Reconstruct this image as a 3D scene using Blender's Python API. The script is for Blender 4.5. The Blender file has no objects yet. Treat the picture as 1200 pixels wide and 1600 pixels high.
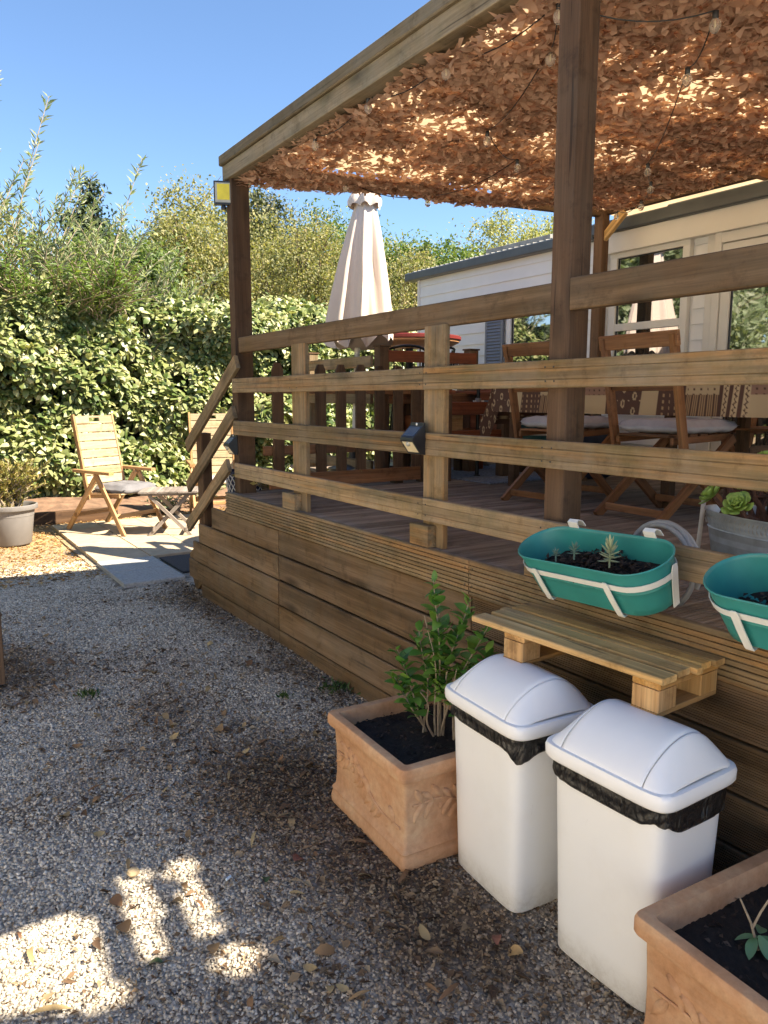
import bpy, math, random
import numpy as np
from mathutils import Vector, Matrix, Euler
R = math.radians
random.seed(7); rng = np.random.default_rng(7)
scene = bpy.context.scene
COL = scene.collection

# ------------------------------------------------------------------ camera
cam_d = bpy.data.cameras.new('camera'); cam = bpy.data.objects.new('camera', cam_d)
COL.objects.link(cam); scene.camera = cam
cam_d.sensor_fit = 'HORIZONTAL'; cam_d.sensor_width = 36.0; cam_d.lens = 35.4
cam_d.clip_start = 0.05; cam_d.clip_end = 600
cam.location = (0, 0, 1.5)
cam.rotation_euler = (R(90 - 8.578), 0, R(-32.832))

# ------------------------------------------------------------------ sky, sun, exposure
SUN = Vector((1.98, -2.24, 3.15)).normalized()
world = bpy.data.worlds.new("World"); scene.world = world; world.use_nodes = True
wn = world.node_tree; bg = wn.nodes['Background']
sky = wn.nodes.new('ShaderNodeTexSky'); sky.sky_type = 'NISHITA'; sky.sun_disc = False
sky.sun_elevation = math.asin(SUN.z); sky.sun_rotation = math.atan2(SUN.x, SUN.y)
sky.air_density = 1.0; sky.dust_density = 0.0; sky.ozone_density = 5.0; sky.altitude = 50
wn.links.new(sky.outputs[0], bg.inputs[0]); bg.inputs[1].default_value = 0.053
sun_d = bpy.data.lights.new('sun', 'SUN'); sun_d.energy = 4.0; sun_d.angle = R(0.53)
sun_d.color = (1.0, 0.88, 0.69)
sun = bpy.data.objects.new('sun', sun_d); COL.objects.link(sun)
sun.rotation_euler = SUN.to_track_quat('Z', 'Y').to_euler()
vs = scene.view_settings
vs.view_transform = 'Standard'; vs.look = 'None'; vs.gamma = 1; vs.exposure = 2.25
vs.use_curve_mapping = False
scene.cycles.max_bounces = 14; scene.cycles.diffuse_bounces = 8; scene.cycles.transmission_bounces = 8

# ------------------------------------------------------------------ material helpers
def new_mat(name):
    m = bpy.data.materials.new(name); m.use_nodes = True
    nt = m.node_tree; b = nt.nodes['Principled BSDF']
    return m, nt, b
def N(nt, t, **k):
    n = nt.nodes.new(t)
    for a, v in k.items(): setattr(n, a, v)
    return n
def ramp(nt, src, stops):
    r = N(nt, 'ShaderNodeValToRGB'); cr = r.color_ramp
    while len(cr.elements) > 1: cr.elements.remove(cr.elements[-1])
    cr.elements[0].position = stops[0][0]; cr.elements[0].color = (*stops[0][1], 1)
    for p, c in stops[1:]:
        e = cr.elements.new(p); e.color = (*c, 1)
    nt.links.new(src, r.inputs[0]); return r.outputs[0]
def noise(nt, vec, scale, detail=4, rough=0.6, dist=0.0):
    n = N(nt, 'ShaderNodeTexNoise'); n.inputs['Scale'].default_value = scale
    n.inputs['Detail'].default_value = detail; n.inputs['Roughness'].default_value = rough
    n.inputs['Distortion'].default_value = dist
    if vec is not None: nt.links.new(vec, n.inputs['Vector'])
    return n.outputs['Fac']
def mixc(nt, f, a, b, mode='MIX'):
    m = N(nt, 'ShaderNodeMix', data_type='RGBA', blend_type=mode)
    for s, v in ((m.inputs[0], f), (m.inputs[6], a), (m.inputs[7], b)):
        if hasattr(v, 'links'): nt.links.new(v, s)
        elif isinstance(v, (int, float)): s.default_value = v
        else: s.default_value = (*v, 1)
    return m.outputs[2]
def mth(nt, op, a, b=None, clamp=False):
    m = N(nt, 'ShaderNodeMath', operation=op); m.use_clamp = clamp
    for i, v in enumerate((a, b)):
        if v is None: continue
        if hasattr(v, 'links'): nt.links.new(v, m.inputs[i])
        else: m.inputs[i].default_value = v
    return m.outputs[0]
def bump(nt, b, h, strength=0.3, dist=0.01):
    n = N(nt, 'ShaderNodeBump'); n.inputs['Strength'].default_value = strength
    n.inputs['Distance'].default_value = dist
    nt.links.new(h, n.inputs['Height']); nt.links.new(n.outputs[0], b.inputs['Normal'])
def vmap(nt, vec, scale):
    m = N(nt, 'ShaderNodeMapping'); m.inputs['Scale'].default_value = scale
    nt.links.new(vec, m.inputs['Vector']); return m.outputs[0]

def plain(name, col, rough=0.6, metal=0.0, var=0.12, scale=14, bmp=0.05, spec=0.5):
    m, nt, b = new_mat(name)
    tc = N(nt, 'ShaderNodeTexCoord').outputs['Object']
    n1 = noise(nt, tc, scale, 5)
    c = ramp(nt, n1, [(0.3, tuple(x*(1-var) for x in col)), (0.7, tuple(min(1, x*(1+var)) for x in col))])
    nt.links.new(c, b.inputs['Base Color'])
    b.inputs['Roughness'].default_value = rough; b.inputs['Metallic'].default_value = metal
    b.inputs['Specular IOR Level'].default_value = spec
    if bmp: bump(nt, b, noise(nt, tc, scale*6, 4), bmp, 0.004)
    return m

def wood(name, dark, mid, light, green=0.0, wear=0.3, rough=0.78, knots=1.0, orange=None, ridges=0):
    """timber, grain runs along local X"""
    m, nt, b = new_mat(name)
    tc = N(nt, 'ShaderNodeTexCoord').outputs['Object']
    oi = N(nt, 'ShaderNodeObjectInfo').outputs['Random']
    off = N(nt, 'ShaderNodeCombineXYZ'); nt.links.new(mth(nt, 'MULTIPLY', oi, 37.0), off.inputs[0])
    nt.links.new(mth(nt, 'MULTIPLY', oi, 11.0), off.inputs[1])
    add = N(nt, 'ShaderNodeVectorMath', operation='ADD')
    nt.links.new(tc, add.inputs[0]); nt.links.new(off.outputs[0], add.inputs[1]); v = add.outputs[0]
    g1 = noise(nt, vmap(nt, v, (0.55, 13, 13)), 1.0, 4, 0.6, 0.4)
    g2 = noise(nt, vmap(nt, v, (4, 130, 130)), 1.0, 4, 0.7)
    g3 = noise(nt, vmap(nt, v, (0.5, 4, 4)), 1.0, 3)
    base = ramp(nt, g1, [(0.34, dark), (0.5, mid), (0.66, light)])
    if orange:
        o = ramp(nt, noise(nt, vmap(nt, v, (0.8, 34, 34)), 1.0, 2), [(0.52, (0, 0, 0)), (0.68, (1, 1, 1))])
        base = mixc(nt, mth(nt, 'MULTIPLY', o, 0.55), base, orange)
    fine = ramp(nt, g2, [(0.34, (0.45, 0.45, 0.45)), (0.6, (1.15, 1.15, 1.15))])
    c = mixc(nt, 0.5, base, fine, 'MULTIPLY')
    # knots
    vo = N(nt, 'ShaderNodeTexVoronoi'); vo.inputs['Scale'].default_value = 1.0
    nt.links.new(vmap(nt, v, (2.0, 6.5, 6.5)), vo.inputs['Vector'])
    kn = ramp(nt, vo.outputs['Distance'], [(0.06, (1, 1, 1)), (0.17, (0.45, 0.45, 0.45)), (0.26, (0, 0, 0))])
    c = mixc(nt, mth(nt, 'MULTIPLY', kn, 0.75*knots), c, tuple(x*0.35 for x in dark))
    # cracks along the grain
    cr = ramp(nt, noise(nt, vmap(nt, v, (1.6, 60, 60)), 1.0, 2, 0.5, 0.3), [(0.27, (0.25, 0.22, 0.2)), (0.33, (1, 1, 1))])
    c = mixc(nt, 0.8, c, cr, 'MULTIPLY')
    # grey weathering and algae in patches
    gp = N(nt, 'ShaderNodeNewGeometry').outputs['Position']
    w = ramp(nt, noise(nt, gp, 3.1, 6, 0.7), [(0.42, (0, 0, 0)), (0.7, (1, 1, 1))])
    c = mixc(nt, mth(nt, 'MULTIPLY', w, wear), c, (mid[0]*0.9+0.03, mid[0]*0.85+0.03, mid[0]*0.75+0.02))
    if green:
        gm = ramp(nt, noise(nt, gp, 5.3, 6, 0.75), [(0.45, (0, 0, 0)), (0.66, (1, 1, 1))])
        c = mixc(nt, mth(nt, 'MULTIPLY', gm, green), c, (0.055, 0.065, 0.022))
    st = ramp(nt, noise(nt, gp, 9.0, 6, 0.75), [(0.32, (0.42, 0.39, 0.35)), (0.47, (1, 1, 1))])
    c = mixc(nt, 0.6, c, st, 'MULTIPLY')
    br = N(nt, 'ShaderNodeHueSaturation')
    nt.links.new(c, br.inputs['Color']); nt.links.new(mth(nt, 'ADD', mth(nt, 'MULTIPLY', oi, 0.42), 0.79), br.inputs['Value'])
    nt.links.new(mth(nt, 'ADD', mth(nt, 'MULTIPLY', g3, 0.4), 0.8), br.inputs['Saturation'])
    nt.links.new(br.outputs[0], b.inputs['Base Color'])
    b.inputs['Roughness'].default_value = rough; b.inputs['Specular IOR Level'].default_value = 0.3
    h = mth(nt, 'ADD', mth(nt, 'MULTIPLY', g2, 0.6), mth(nt, 'MULTIPLY', cr, 0.8))
    bump(nt, b, h, 0.5, 0.0025)
    return m

def leafmat(name, stops, trans=0.35, rough=0.45, spec=0.5, obj=False):
    m, nt, b = new_mat(name)
    if obj: rnd = N(nt, 'ShaderNodeObjectInfo').outputs['Random']
    else: rnd = N(nt, 'ShaderNodeNewGeometry').outputs['Random Per Island']
    gp = N(nt, 'ShaderNodeNewGeometry').outputs['Position']
    n = noise(nt, gp, 1.7, 3)
    f = mth(nt, 'ADD', mth(nt, 'MULTIPLY', rnd, 0.65), mth(nt, 'MULTIPLY', mth(nt, 'SUBTRACT', n, 0.32), 0.95), True)
    c = ramp(nt, f, stops)
    nt.links.new(c, b.inputs['Base Color'])
    b.inputs['Roughness'].default_value = rough; b.inputs['Specular IOR Level'].default_value = spec
    tr = N(nt, 'ShaderNodeBsdfTranslucent'); mx = N(nt, 'ShaderNodeMixShader'); mx.inputs[0].default_value = trans
    c2 = mixc(nt, 1.0, c, (1.25, 1.3, 0.6), 'MULTIPLY'); nt.links.new(c2, tr.inputs[0])
    nt.links.new(b.outputs[0], mx.inputs[1]); nt.links.new(tr.outputs[0], mx.inputs[2])
    nt.links.new(mx.outputs[0], nt.nodes['Material Output'].inputs[0])
    return m

M = {}
M['rail'] = wood('weathered_rail_timber', (0.145, 0.096, 0.047), (0.249, 0.170, 0.089), (0.334, 0.232, 0.128), green=0.32, wear=0.3, orange=(0.416, 0.209, 0.074))
M['skirt'] = wood('brown_skirting_timber', (0.100, 0.059, 0.027), (0.157, 0.095, 0.047), (0.221, 0.141, 0.078), green=0.12, wear=0.25)
M['post'] = wood('dark_post_timber', (0.062, 0.034, 0.017), (0.098, 0.053, 0.028), (0.132, 0.077, 0.041), wear=0.15)
M['beam'] = wood('old_beam_timber', (0.103, 0.077, 0.044), (0.187, 0.140, 0.086), (0.271, 0.212, 0.136), green=0.25, wear=0.5)
M['deck'] = wood('greyed_deck_timber', (0.132, 0.096, 0.072), (0.224, 0.172, 0.133), (0.317, 0.253, 0.206), wear=0.4, knots=0.6)
M['pallet'] = wood('pale_pallet_pine', (0.379, 0.227, 0.080), (0.562, 0.350, 0.134), (0.713, 0.473, 0.205), wear=0.1, green=0.04, orange=(0.683, 0.329, 0.091))
M['palletblock'] = wood('orange_pallet_pine', (0.340, 0.179, 0.059), (0.460, 0.257, 0.090), (0.560, 0.349, 0.144), wear=0.05)
M['chair'] = wood('red_brown_hardwood', (0.132, 0.056, 0.021), (0.232, 0.099, 0.038), (0.326, 0.157, 0.063), wear=0.1, rough=0.5, knots=0.3)
M['redwood'] = wood('mahogany_stained_timber', (0.12, 0.032, 0.013), (0.20, 0.055, 0.02), (0.28, 0.09, 0.035), wear=0.05, rough=0.5, knots=0.4)
M['teak'] = wood('golden_teak', (0.30, 0.16, 0.065), (0.42, 0.235, 0.10), (0.50, 0.31, 0.15), wear=0.1, rough=0.55, knots=0.3)
M['teakpale'] = wood('bleached_teak', (0.320, 0.231, 0.129), (0.400, 0.300, 0.177), (0.464, 0.362, 0.224), wear=0.2, rough=0.6, knots=0.3)
M['greywood'] = wood('grey_weathered_teak', (0.15, 0.12, 0.10), (0.23, 0.19, 0.165), (0.32, 0.27, 0.235), wear=0.4, knots=0.3)
def scuffed(name, col, rough):
    m, nt, b = new_mat(name); tc = N(nt, 'ShaderNodeTexCoord').outputs['Object']
    n1 = noise(nt, tc, 6, 6, 0.7); n2 = noise(nt, vmap(nt, tc, (30, 30, 8)), 3, 5, 0.75, 1.0)
    c = mixc(nt, mth(nt, 'MULTIPLY', ramp(nt, n1, [(0.5, (0, 0, 0)), (0.75, (1, 1, 1))]), 0.10), col, (0.56, 0.51, 0.42))
    c = mixc(nt, mth(nt, 'MULTIPLY', ramp(nt, n2, [(0.64, (0, 0, 0)), (0.72, (1, 1, 1))]), 0.15), c, (0.46, 0.42, 0.36))
    sep = N(nt, 'ShaderNodeSeparateXYZ'); nt.links.new(tc, sep.inputs[0])
    z = mth(nt, 'MULTIPLY', mth(nt, 'SUBTRACT', 0.10, sep.outputs[2]), 9.0, True)
    sp = mth(nt, 'MULTIPLY', z, ramp(nt, noise(nt, tc, 45, 5, 0.8), [(0.42, (0, 0, 0)), (0.62, (1, 1, 1))]))
    c = mixc(nt, mth(nt, 'MULTIPLY', sp, 0.32), c, (0.30, 0.24, 0.17))
    nt.links.new(c, b.inputs['Base Color']); b.inputs['Roughness'].default_value = rough
    bump(nt, b, noise(nt, tc, 9, 3), 0.06, 0.01); return m
M['white_pl'] = scuffed('white_bin_plastic', (0.85, 0.855, 0.85), 0.36)
M['lid_pl'] = plain('white_lid_plastic', (0.84, 0.85, 0.86), 0.33, var=0.025, scale=6, bmp=0.02)
M['siding'] = plain('white_vinyl_siding', (0.74, 0.74, 0.73), 0.5, var=0.04, scale=3, bmp=0.03)
M['trim'] = plain('cream_trim', (0.72, 0.69, 0.63), 0.45, var=0.04, scale=3, bmp=0.0)
M['fascia'] = plain('slate_grey_gutter', (0.085, 0.095, 0.10), 0.4, var=0.15, scale=5, bmp=0.03)
M['roof'] = plain('grey_roof_tiles', (0.30, 0.29, 0.27), 0.8, var=0.3, scale=6, bmp=0.2)
M['shutter'] = plain('blue_grey_shutter', (0.18, 0.20, 0.24), 0.45, var=0.06, bmp=0)
M['black'] = plain('black_plastic', (0.018, 0.019, 0.022), 0.4, var=0.2, bmp=0.02)
M['blackmetal'] = plain('black_metal', (0.015, 0.015, 0.016), 0.35, 0.6, bmp=0)
M['navy'] = plain('navy_fabric', (0.012, 0.018, 0.045), 0.8, var=0.3, scale=10, bmp=0.2)
M['teal'] = plain('teal_enamel', (0.032, 0.233, 0.219), 0.38, var=0.10, scale=9, bmp=0.02)
M['strap'] = plain('white_enamel_strap', (0.70, 0.71, 0.68), 0.35, var=0.05, bmp=0)
M['soil'] = plain('dark_potting_soil', (0.017, 0.011, 0.008), 0.95, var=0.5, scale=60, bmp=0.8)
M['bark'] = plain('bark', (0.13, 0.095, 0.065), 0.9, var=0.4, scale=25, bmp=0.6)
M['twig'] = plain('pale_twig', (0.30, 0.24, 0.17), 0.8, var=0.3, scale=40, bmp=0.2)
M['greypot'] = plain('grey_plastic_pot', (0.190, 0.179, 0.174), 0.55, var=0.06, bmp=0.03)
M['zinc'] = plain('galvanised_zinc', (0.46, 0.52, 0.58), 0.42, 0.3, var=0.25, scale=12, bmp=0.1)
M['hose'] = plain('grey_hose', (0.28, 0.29, 0.30), 0.5, var=0.08, bmp=0)
M['cushion'] = plain('grey_cushion_cotton', (0.400, 0.380, 0.380), 0.9, var=0.12, scale=12, bmp=0.25)
M['parasol'] = plain('cream_parasol_cloth', (0.60, 0.51, 0.45), 0.85, var=0.04, scale=6, bmp=0.15)
M['polewhite'] = plain('cream_pole', (0.70, 0.66, 0.58), 0.4, var=0.04, bmp=0)
M['red'] = plain('red_table_edge', (0.135, 0.014, 0.011), 0.45, var=0.1, bmp=0)
M['orangewood'] = plain('varnished_table_underside', (0.48, 0.24, 0.11), 0.5, var=0.15, bmp=0.05)
M['rug'] = plain('grey_woven_rug', (0.16, 0.18, 0.22), 0.95, var=0.5, scale=45, bmp=0.5)
M['mat'] = plain('charcoal_door_mat', (0.045, 0.048, 0.055), 0.98, var=0.3, scale=80, bmp=0.6)
M['interior'] = plain('dim_room', (0.10, 0.10, 0.10), 0.9, bmp=0)
M['tealtin'] = plain('teal_tin', (0.03, 0.11, 0.115), 0.45, var=0.3, bmp=0)
M['lattice'] = plain('white_lattice', (0.62, 0.60, 0.56), 0.6, bmp=0)
M['stone'] = plain('paving_slab_stone', (0.419, 0.333, 0.228), 0.9, var=0.13, scale=9, bmp=0.35)
M['stonegrey'] = plain('speckled_slab', (0.33, 0.33, 0.32), 0.9, var=0.25, scale=60, bmp=0.5)
M['whitebit'] = plain('pale_blue_scrap', (0.55, 0.68, 0.8), 0.4, bmp=0)

def terracotta():
    m, nt, b = new_mat('terracotta')
    tc = N(nt, 'ShaderNodeTexCoord').outputs['Object']
    n1 = noise(nt, tc, 7, 6, 0.65); n2 = noise(nt, tc, 38, 5, 0.7); n3 = noise(nt, vmap(nt, tc, (3, 3, 22)), 2, 4)
    c = ramp(nt, n1, [(0.3, (0.41, 0.215, 0.11)), (0.5, (0.51, 0.29, 0.16)), (0.7, (0.58, 0.39, 0.24))])
    c = mixc(nt, mth(nt, 'MULTIPLY', ramp(nt, n3, [(0.5, (0, 0, 0)), (0.75, (1, 1, 1))]), 0.3), c, (0.60, 0.42, 0.28))
    c = mixc(nt, 0.5, c, ramp(nt, n2, [(0.3, (0.7, 0.66, 0.62)), (0.6, (1.08, 1.06, 1.04))]), 'MULTIPLY')
    nt.links.new(c, b.inputs['Base Color']); b.inputs['Roughness'].default_value = 0.85
    b.inputs['Specular IOR Level'].default_value = 0.25
    bump(nt, b, mth(nt, 'ADD', n2, mth(nt, 'MULTIPLY', n1, 1.4)), 0.35, 0.006)
    return m
M['terra'] = terracotta()
def bagmat():
    m, nt, b = new_mat('black_bin_liner')
    tc = N(nt, 'ShaderNodeTexCoord').outputs['Object']
    b.inputs['Base Color'].default_value = (0.012, 0.012, 0.013, 1); b.inputs['Roughness'].default_value = 0.28
    n = N(nt, 'ShaderNodeTexNoise'); n.inputs['Scale'].default_value = 18; n.inputs['Detail'].default_value = 5
    n.inputs['Distortion'].default_value = 2.0; nt.links.new(vmap(nt, tc, (1, 1, 0.45)), n.inputs['Vector'])
    bump(nt, b, n.outputs['Fac'], 0.9, 0.02); return m
M['bag'] = bagmat()
def canvasmat():
    m, nt, b = new_mat('beige_canvas')
    gp = N(nt, 'ShaderNodeNewGeometry').outputs['Position']
    n = noise(nt, vmap(nt, gp, (0.8, 3, 1)), 2, 4)
    c = ramp(nt, n, [(0.3, (0.76, 0.56, 0.33)), (0.7, (0.84, 0.65, 0.41))])
    d = N(nt, 'ShaderNodeBsdfDiffuse'); t = N(nt, 'ShaderNodeBsdfTranslucent')
    nt.links.new(c, d.inputs[0]); nt.links.new(c, t.inputs[0])
    mx = N(nt, 'ShaderNodeMixShader'); mx.inputs[0].default_value = 0.36
    nt.links.new(d.outputs[0], mx.inputs[1]); nt.links.new(t.outputs[0], mx.inputs[2])
    nt.links.new(mx.outputs[0], nt.nodes['Material Output'].inputs[0]); return m
M['canvas'] = canvasmat()
def glassmat():
    m, nt, b = new_mat('window_glass')
    b.inputs['Base Color'].default_value = (0.02, 0.025, 0.022, 1); b.inputs['Roughness'].default_value = 0.02
    b.inputs['IOR'].default_value = 2.6; b.inputs['Specular IOR Level'].default_value = 1.0
    gp = N(nt, 'ShaderNodeNewGeometry').outputs['Position']
    bump(nt, b, noise(nt, gp, 1.5, 2), 0.12, 0.02)
    return m
M['glass'] = glassmat()
def bulbmat():
    m, nt, b = new_mat('clear_bulb_glass')
    b.inputs['Base Color'].default_value = (0.9, 0.85, 0.78, 1); b.inputs['Roughness'].default_value = 0.05
    b.inputs['Transmission Weight'].default_value = 0.85; b.inputs['IOR'].default_value = 1.2; return m
M['bulb'] = bulbmat()
M['led_y'] = plain('yellow_led_plate', (0.75, 0.62, 0.04), 0.4, bmp=0)
M['led_frame'] = plain('pale_reflector', (0.42, 0.41, 0.35), 0.3, bmp=0)
M['led_w'] = plain('cream_led_panel', (0.72, 0.62, 0.40), 0.3, bmp=0)
M['solar'] = plain('solar_cell_glass', (0.05, 0.06, 0.085), 0.15, bmp=0)

M['hedge'] = leafmat('laurustinus_leaf', [(0.0, (0.034, 0.065, 0.017)), (0.3, (0.098, 0.146, 0.038)), (0.6, (0.253, 0.280, 0.102)), (0.85, (0.460, 0.448, 0.228)), (1.0, (0.529, 0.426, 0.252))], 0.2, 0.42, 0.5)
M['willow'] = leafmat('willow_leaf', [(0.0, (0.141, 0.192, 0.097)), (0.5, (0.263, 0.315, 0.182)), (1.0, (0.434, 0.432, 0.335))], 0.4, 0.5)
M['olivey'] = leafmat('yellow_green_leaf', [(0.0, (0.106, 0.131, 0.055)), (0.5, (0.228, 0.232, 0.099)), (0.85, (0.370, 0.319, 0.137)), (1.0, (0.356, 0.217, 0.148))], 0.4, 0.6)
M['greenleaf'] = leafmat('mid_green_leaf', [(0.0, (0.047, 0.083, 0.023)), (0.5, (0.109, 0.172, 0.043)), (1.0, (0.217, 0.254, 0.072))], 0.35, 0.5)
M['dark'] = leafmat('conifer_and_hedge_shade_leaf', [(0.0, (0.012, 0.025, 0.010)), (0.5, (0.025, 0.045, 0.016)), (1.0, (0.05, 0.075, 0.03))], 0.15, 0.6)
M['dark2'] = leafmat('evergreen_oak_leaf', [(0.0, (0.030, 0.042, 0.019)), (0.5, (0.068, 0.081, 0.036)), (1.0, (0.128, 0.143, 0.066))], 0.2, 0.55)
M['olivey2'] = leafmat('yellow_bush_leaf', [(0, (0.160, 0.187, 0.048)), (0.6, (0.320, 0.289, 0.096)), (1, (0.512, 0.340, 0.160))], 0.3, 0.6)
M['pale'] = leafmat('pale_poplar_leaf', [(0.0, (0.149, 0.179, 0.062)), (0.5, (0.283, 0.294, 0.117)), (1.0, (0.431, 0.386, 0.172))], 0.4, 0.5)
M['shrubleaf'] = leafmat('fresh_shrub_leaf', [(0.0, (0.049, 0.143, 0.028)), (0.5, (0.096, 0.235, 0.043)), (0.9, (0.210, 0.353, 0.062)), (1.0, (0.525, 0.370, 0.094))], 0.3, 0.4, 0.5, obj=True)
M['grass'] = leafmat('weed_leaf', [(0, (0.03, 0.07, 0.015)), (1, (0.09, 0.14, 0.035))], 0.3, 0.6)
M['succ'] = plain('pale_succulent', (0.36, 0.40, 0.24), 0.5, var=0.2, bmp=0)
M['succ2'] = plain('blue_succulent', (0.16, 0.25, 0.19), 0.5, var=0.2, bmp=0)
M['aeon'] = plain('lime_rosette', (0.24, 0.36, 0.07), 0.45, var=0.25, scale=20, bmp=0)
M['dryleaf'] = leafmat('dry_leaf', [(0, (0.13, 0.06, 0.035)), (0.4, (0.24, 0.14, 0.07)), (0.75, (0.38, 0.28, 0.14)), (1, (0.45, 0.38, 0.22))], 0.15, 0.7, 0.3, obj=True)
M['litter'] = leafmat('leaf_litter', [(0, (0.05, 0.03, 0.02)), (0.4, (0.12, 0.075, 0.045)), (0.7, (0.26, 0.18, 0.105)), (1, (0.50, 0.40, 0.26))], 0.05, 0.9, 0.2)
M['chips'] = leafmat('bark_chips', [(0, (0.014, 0.009, 0.007)), (0.55, (0.04, 0.025, 0.018)), (0.88, (0.10, 0.065, 0.045)), (1, (0.26, 0.18, 0.12))], 0.0, 0.8, 0.3)
M['net'] = leafmat('desert_net_cloth', [(0, (0.396, 0.248, 0.166)), (0.5, (0.646, 0.427, 0.309)), (1, (0.852, 0.600, 0.449))], 0.42, 0.8, 0.2)
def netfix():
    nt = M['net'].node_tree
    for n in nt.nodes:
        if n.type == 'MIX' and n.blend_type == 'MULTIPLY': n.inputs[7].default_value = (1.0, 1.0, 0.92, 1)
netfix()

def gravelmat():
    m, nt, b = new_mat('crushed_grey_gravel')
    g = N(nt, 'ShaderNodeNewGeometry'); rnd = g.outputs['Random Per Island']
    c = ramp(nt, rnd, [(0.0, (0.27, 0.235, 0.19)), (0.3, (0.47, 0.42, 0.345)), (0.62, (0.60, 0.54, 0.445)), (0.85, (0.70, 0.63, 0.52)), (0.95, (0.82, 0.76, 0.65)), (1.0, (0.55, 0.40, 0.26))])
    n2 = noise(nt, g.outputs['Position'], 90, 4)
    c = mixc(nt, 0.6, c, ramp(nt, n2, [(0.3, (0.72, 0.72, 0.72)), (0.7, (1.12, 1.12, 1.12))]), 'MULTIPLY')
    at = N(nt, 'ShaderNodeVertexColor'); at.layer_name = 'dirt'; c = mixc(nt, at.outputs[0], c, mixc(nt, 1.0, c, (0.56, 0.43, 0.31), 'MULTIPLY'))
    nt.links.new(c, b.inputs['Base Color']); b.inputs['Roughness'].default_value = 0.85
    b.inputs['Specular IOR Level'].default_value = 0.3
    return m
M['gravel'] = gravelmat()
def groundmat():
    m, nt, b = new_mat('gravelly_ground')
    gp = N(nt, 'ShaderNodeNewGeometry').outputs['Position']
    vo = N(nt, 'ShaderNodeTexVoronoi'); vo.inputs['Scale'].default_value = 75; nt.links.new(gp, vo.inputs['Vector'])
    sp = N(nt, 'ShaderNodeSeparateColor'); nt.links.new(vo.outputs['Color'], sp.inputs[0])
    st = ramp(nt, sp.outputs[0], [(0, (0.22, 0.20, 0.165)), (0.5, (0.42, 0.38, 0.32)), (1, (0.64, 0.58, 0.49))])
    soil = ramp(nt, noise(nt, gp, 25, 6, 0.7), [(0.3, (0.05, 0.032, 0.02)), (0.7, (0.17, 0.11, 0.065))])
    sep = N(nt, 'ShaderNodeSeparateXYZ'); nt.links.new(gp, sep.inputs[0])
    far = mth(nt, 'MULTIPLY', mth(nt, 'SUBTRACT', sep.outputs[1], 6.0), 0.4, True)
    at = N(nt, 'ShaderNodeVertexColor'); at.layer_name = 'dirt'
    k = mth(nt, 'MAXIMUM', mth(nt, 'MAXIMUM', far, at.outputs[0]), ramp(nt, noise(nt, gp, 2.0, 5, 0.7), [(0.45, (0, 0, 0)), (0.62, (0.8, 0.8, 0.8))]))
    c = mixc(nt, k, st, mixc(nt, far, soil, mixc(nt, ramp(nt, noise(nt, gp, 60, 4), [(0.4, (0, 0, 0)), (0.6, (1, 1, 1))]), (0.24, 0.15, 0.075), (0.42, 0.31, 0.17))))
    nt.links.new(c, b.inputs['Base Color']); b.inputs['Roughness'].default_value = 0.95
    bump(nt, b, vo.outputs['Distance'], 0.8, 0.01); return m
M['ground'] = groundmat()

# ------------------------------------------------------------------ object helpers
def tag(o, label=None, cat=None, group=None, kind=None):
    if label: o['label'] = label
    if cat: o['category'] = cat
    if group: o['group'] = group
    if kind: o['kind'] = kind
    return o
def thing(name, label, cat, loc=(0, 0, 0), rotz=0.0, group=None):
    o = bpy.data.objects.new(name, None); COL.objects.link(o); o.empty_display_size = 0.1
    o.location = loc; o.rotation_euler = (0, 0, rotz)
    return tag(o, label, cat, group)
def link(name, me, mat=None, parent=None, loc=(0, 0, 0), rot=None, W=False):
    """W: loc is a world point although the object gets a parent without rotation"""
    o = bpy.data.objects.new(name, me); COL.objects.link(o)
    if mat is not None and not me.materials: me.materials.append(mat)
    l = Vector(loc)
    if parent is not None:
        o.parent = parent
        if W: l = l - parent.location
    o.location = l
    if rot is not None:
        if isinstance(rot, Matrix): o.rotation_euler = rot.to_euler()
        else: o.rotation_euler = rot
    return o
def mesh(name, vs_, fs, smooth=False):
    me = bpy.data.meshes.new(name); me.from_pydata([tuple(v) for v in vs_], [], fs); me.update()
    if smooth:
        me.polygons.foreach_set('use_smooth', [True]*len(me.polygons))
    return me
def bigmesh(name, V, F, smooth=False):
    """V (n,3) F (m,k) numpy, k = 3 or 4"""
    me = bpy.data.meshes.new(name); V = np.asarray(V, np.float32); F = np.asarray(F, np.int32)
    k = F.shape[1]
    me.vertices.add(len(V)); me.vertices.foreach_set('co', V.ravel())
    me.loops.add(F.size); me.loops.foreach_set('vertex_index', F.ravel())
    me.polygons.add(len(F)); me.polygons.foreach_set('loop_start', np.arange(0, F.size, k, dtype=np.int32))
    me.polygons.foreach_set('loop_total', np.full(len(F), k, np.int32))
    if smooth: me.polygons.foreach_set('use_smooth', np.ones(len(F), bool))
    me.update(calc_edges=True); me.validate(); return me
def smooth_by_angle(me, ang=35):
    me.polygons.foreach_set('use_smooth', [True]*len(me.polygons))
    me.set_sharp_from_angle(angle=R(ang))

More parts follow.
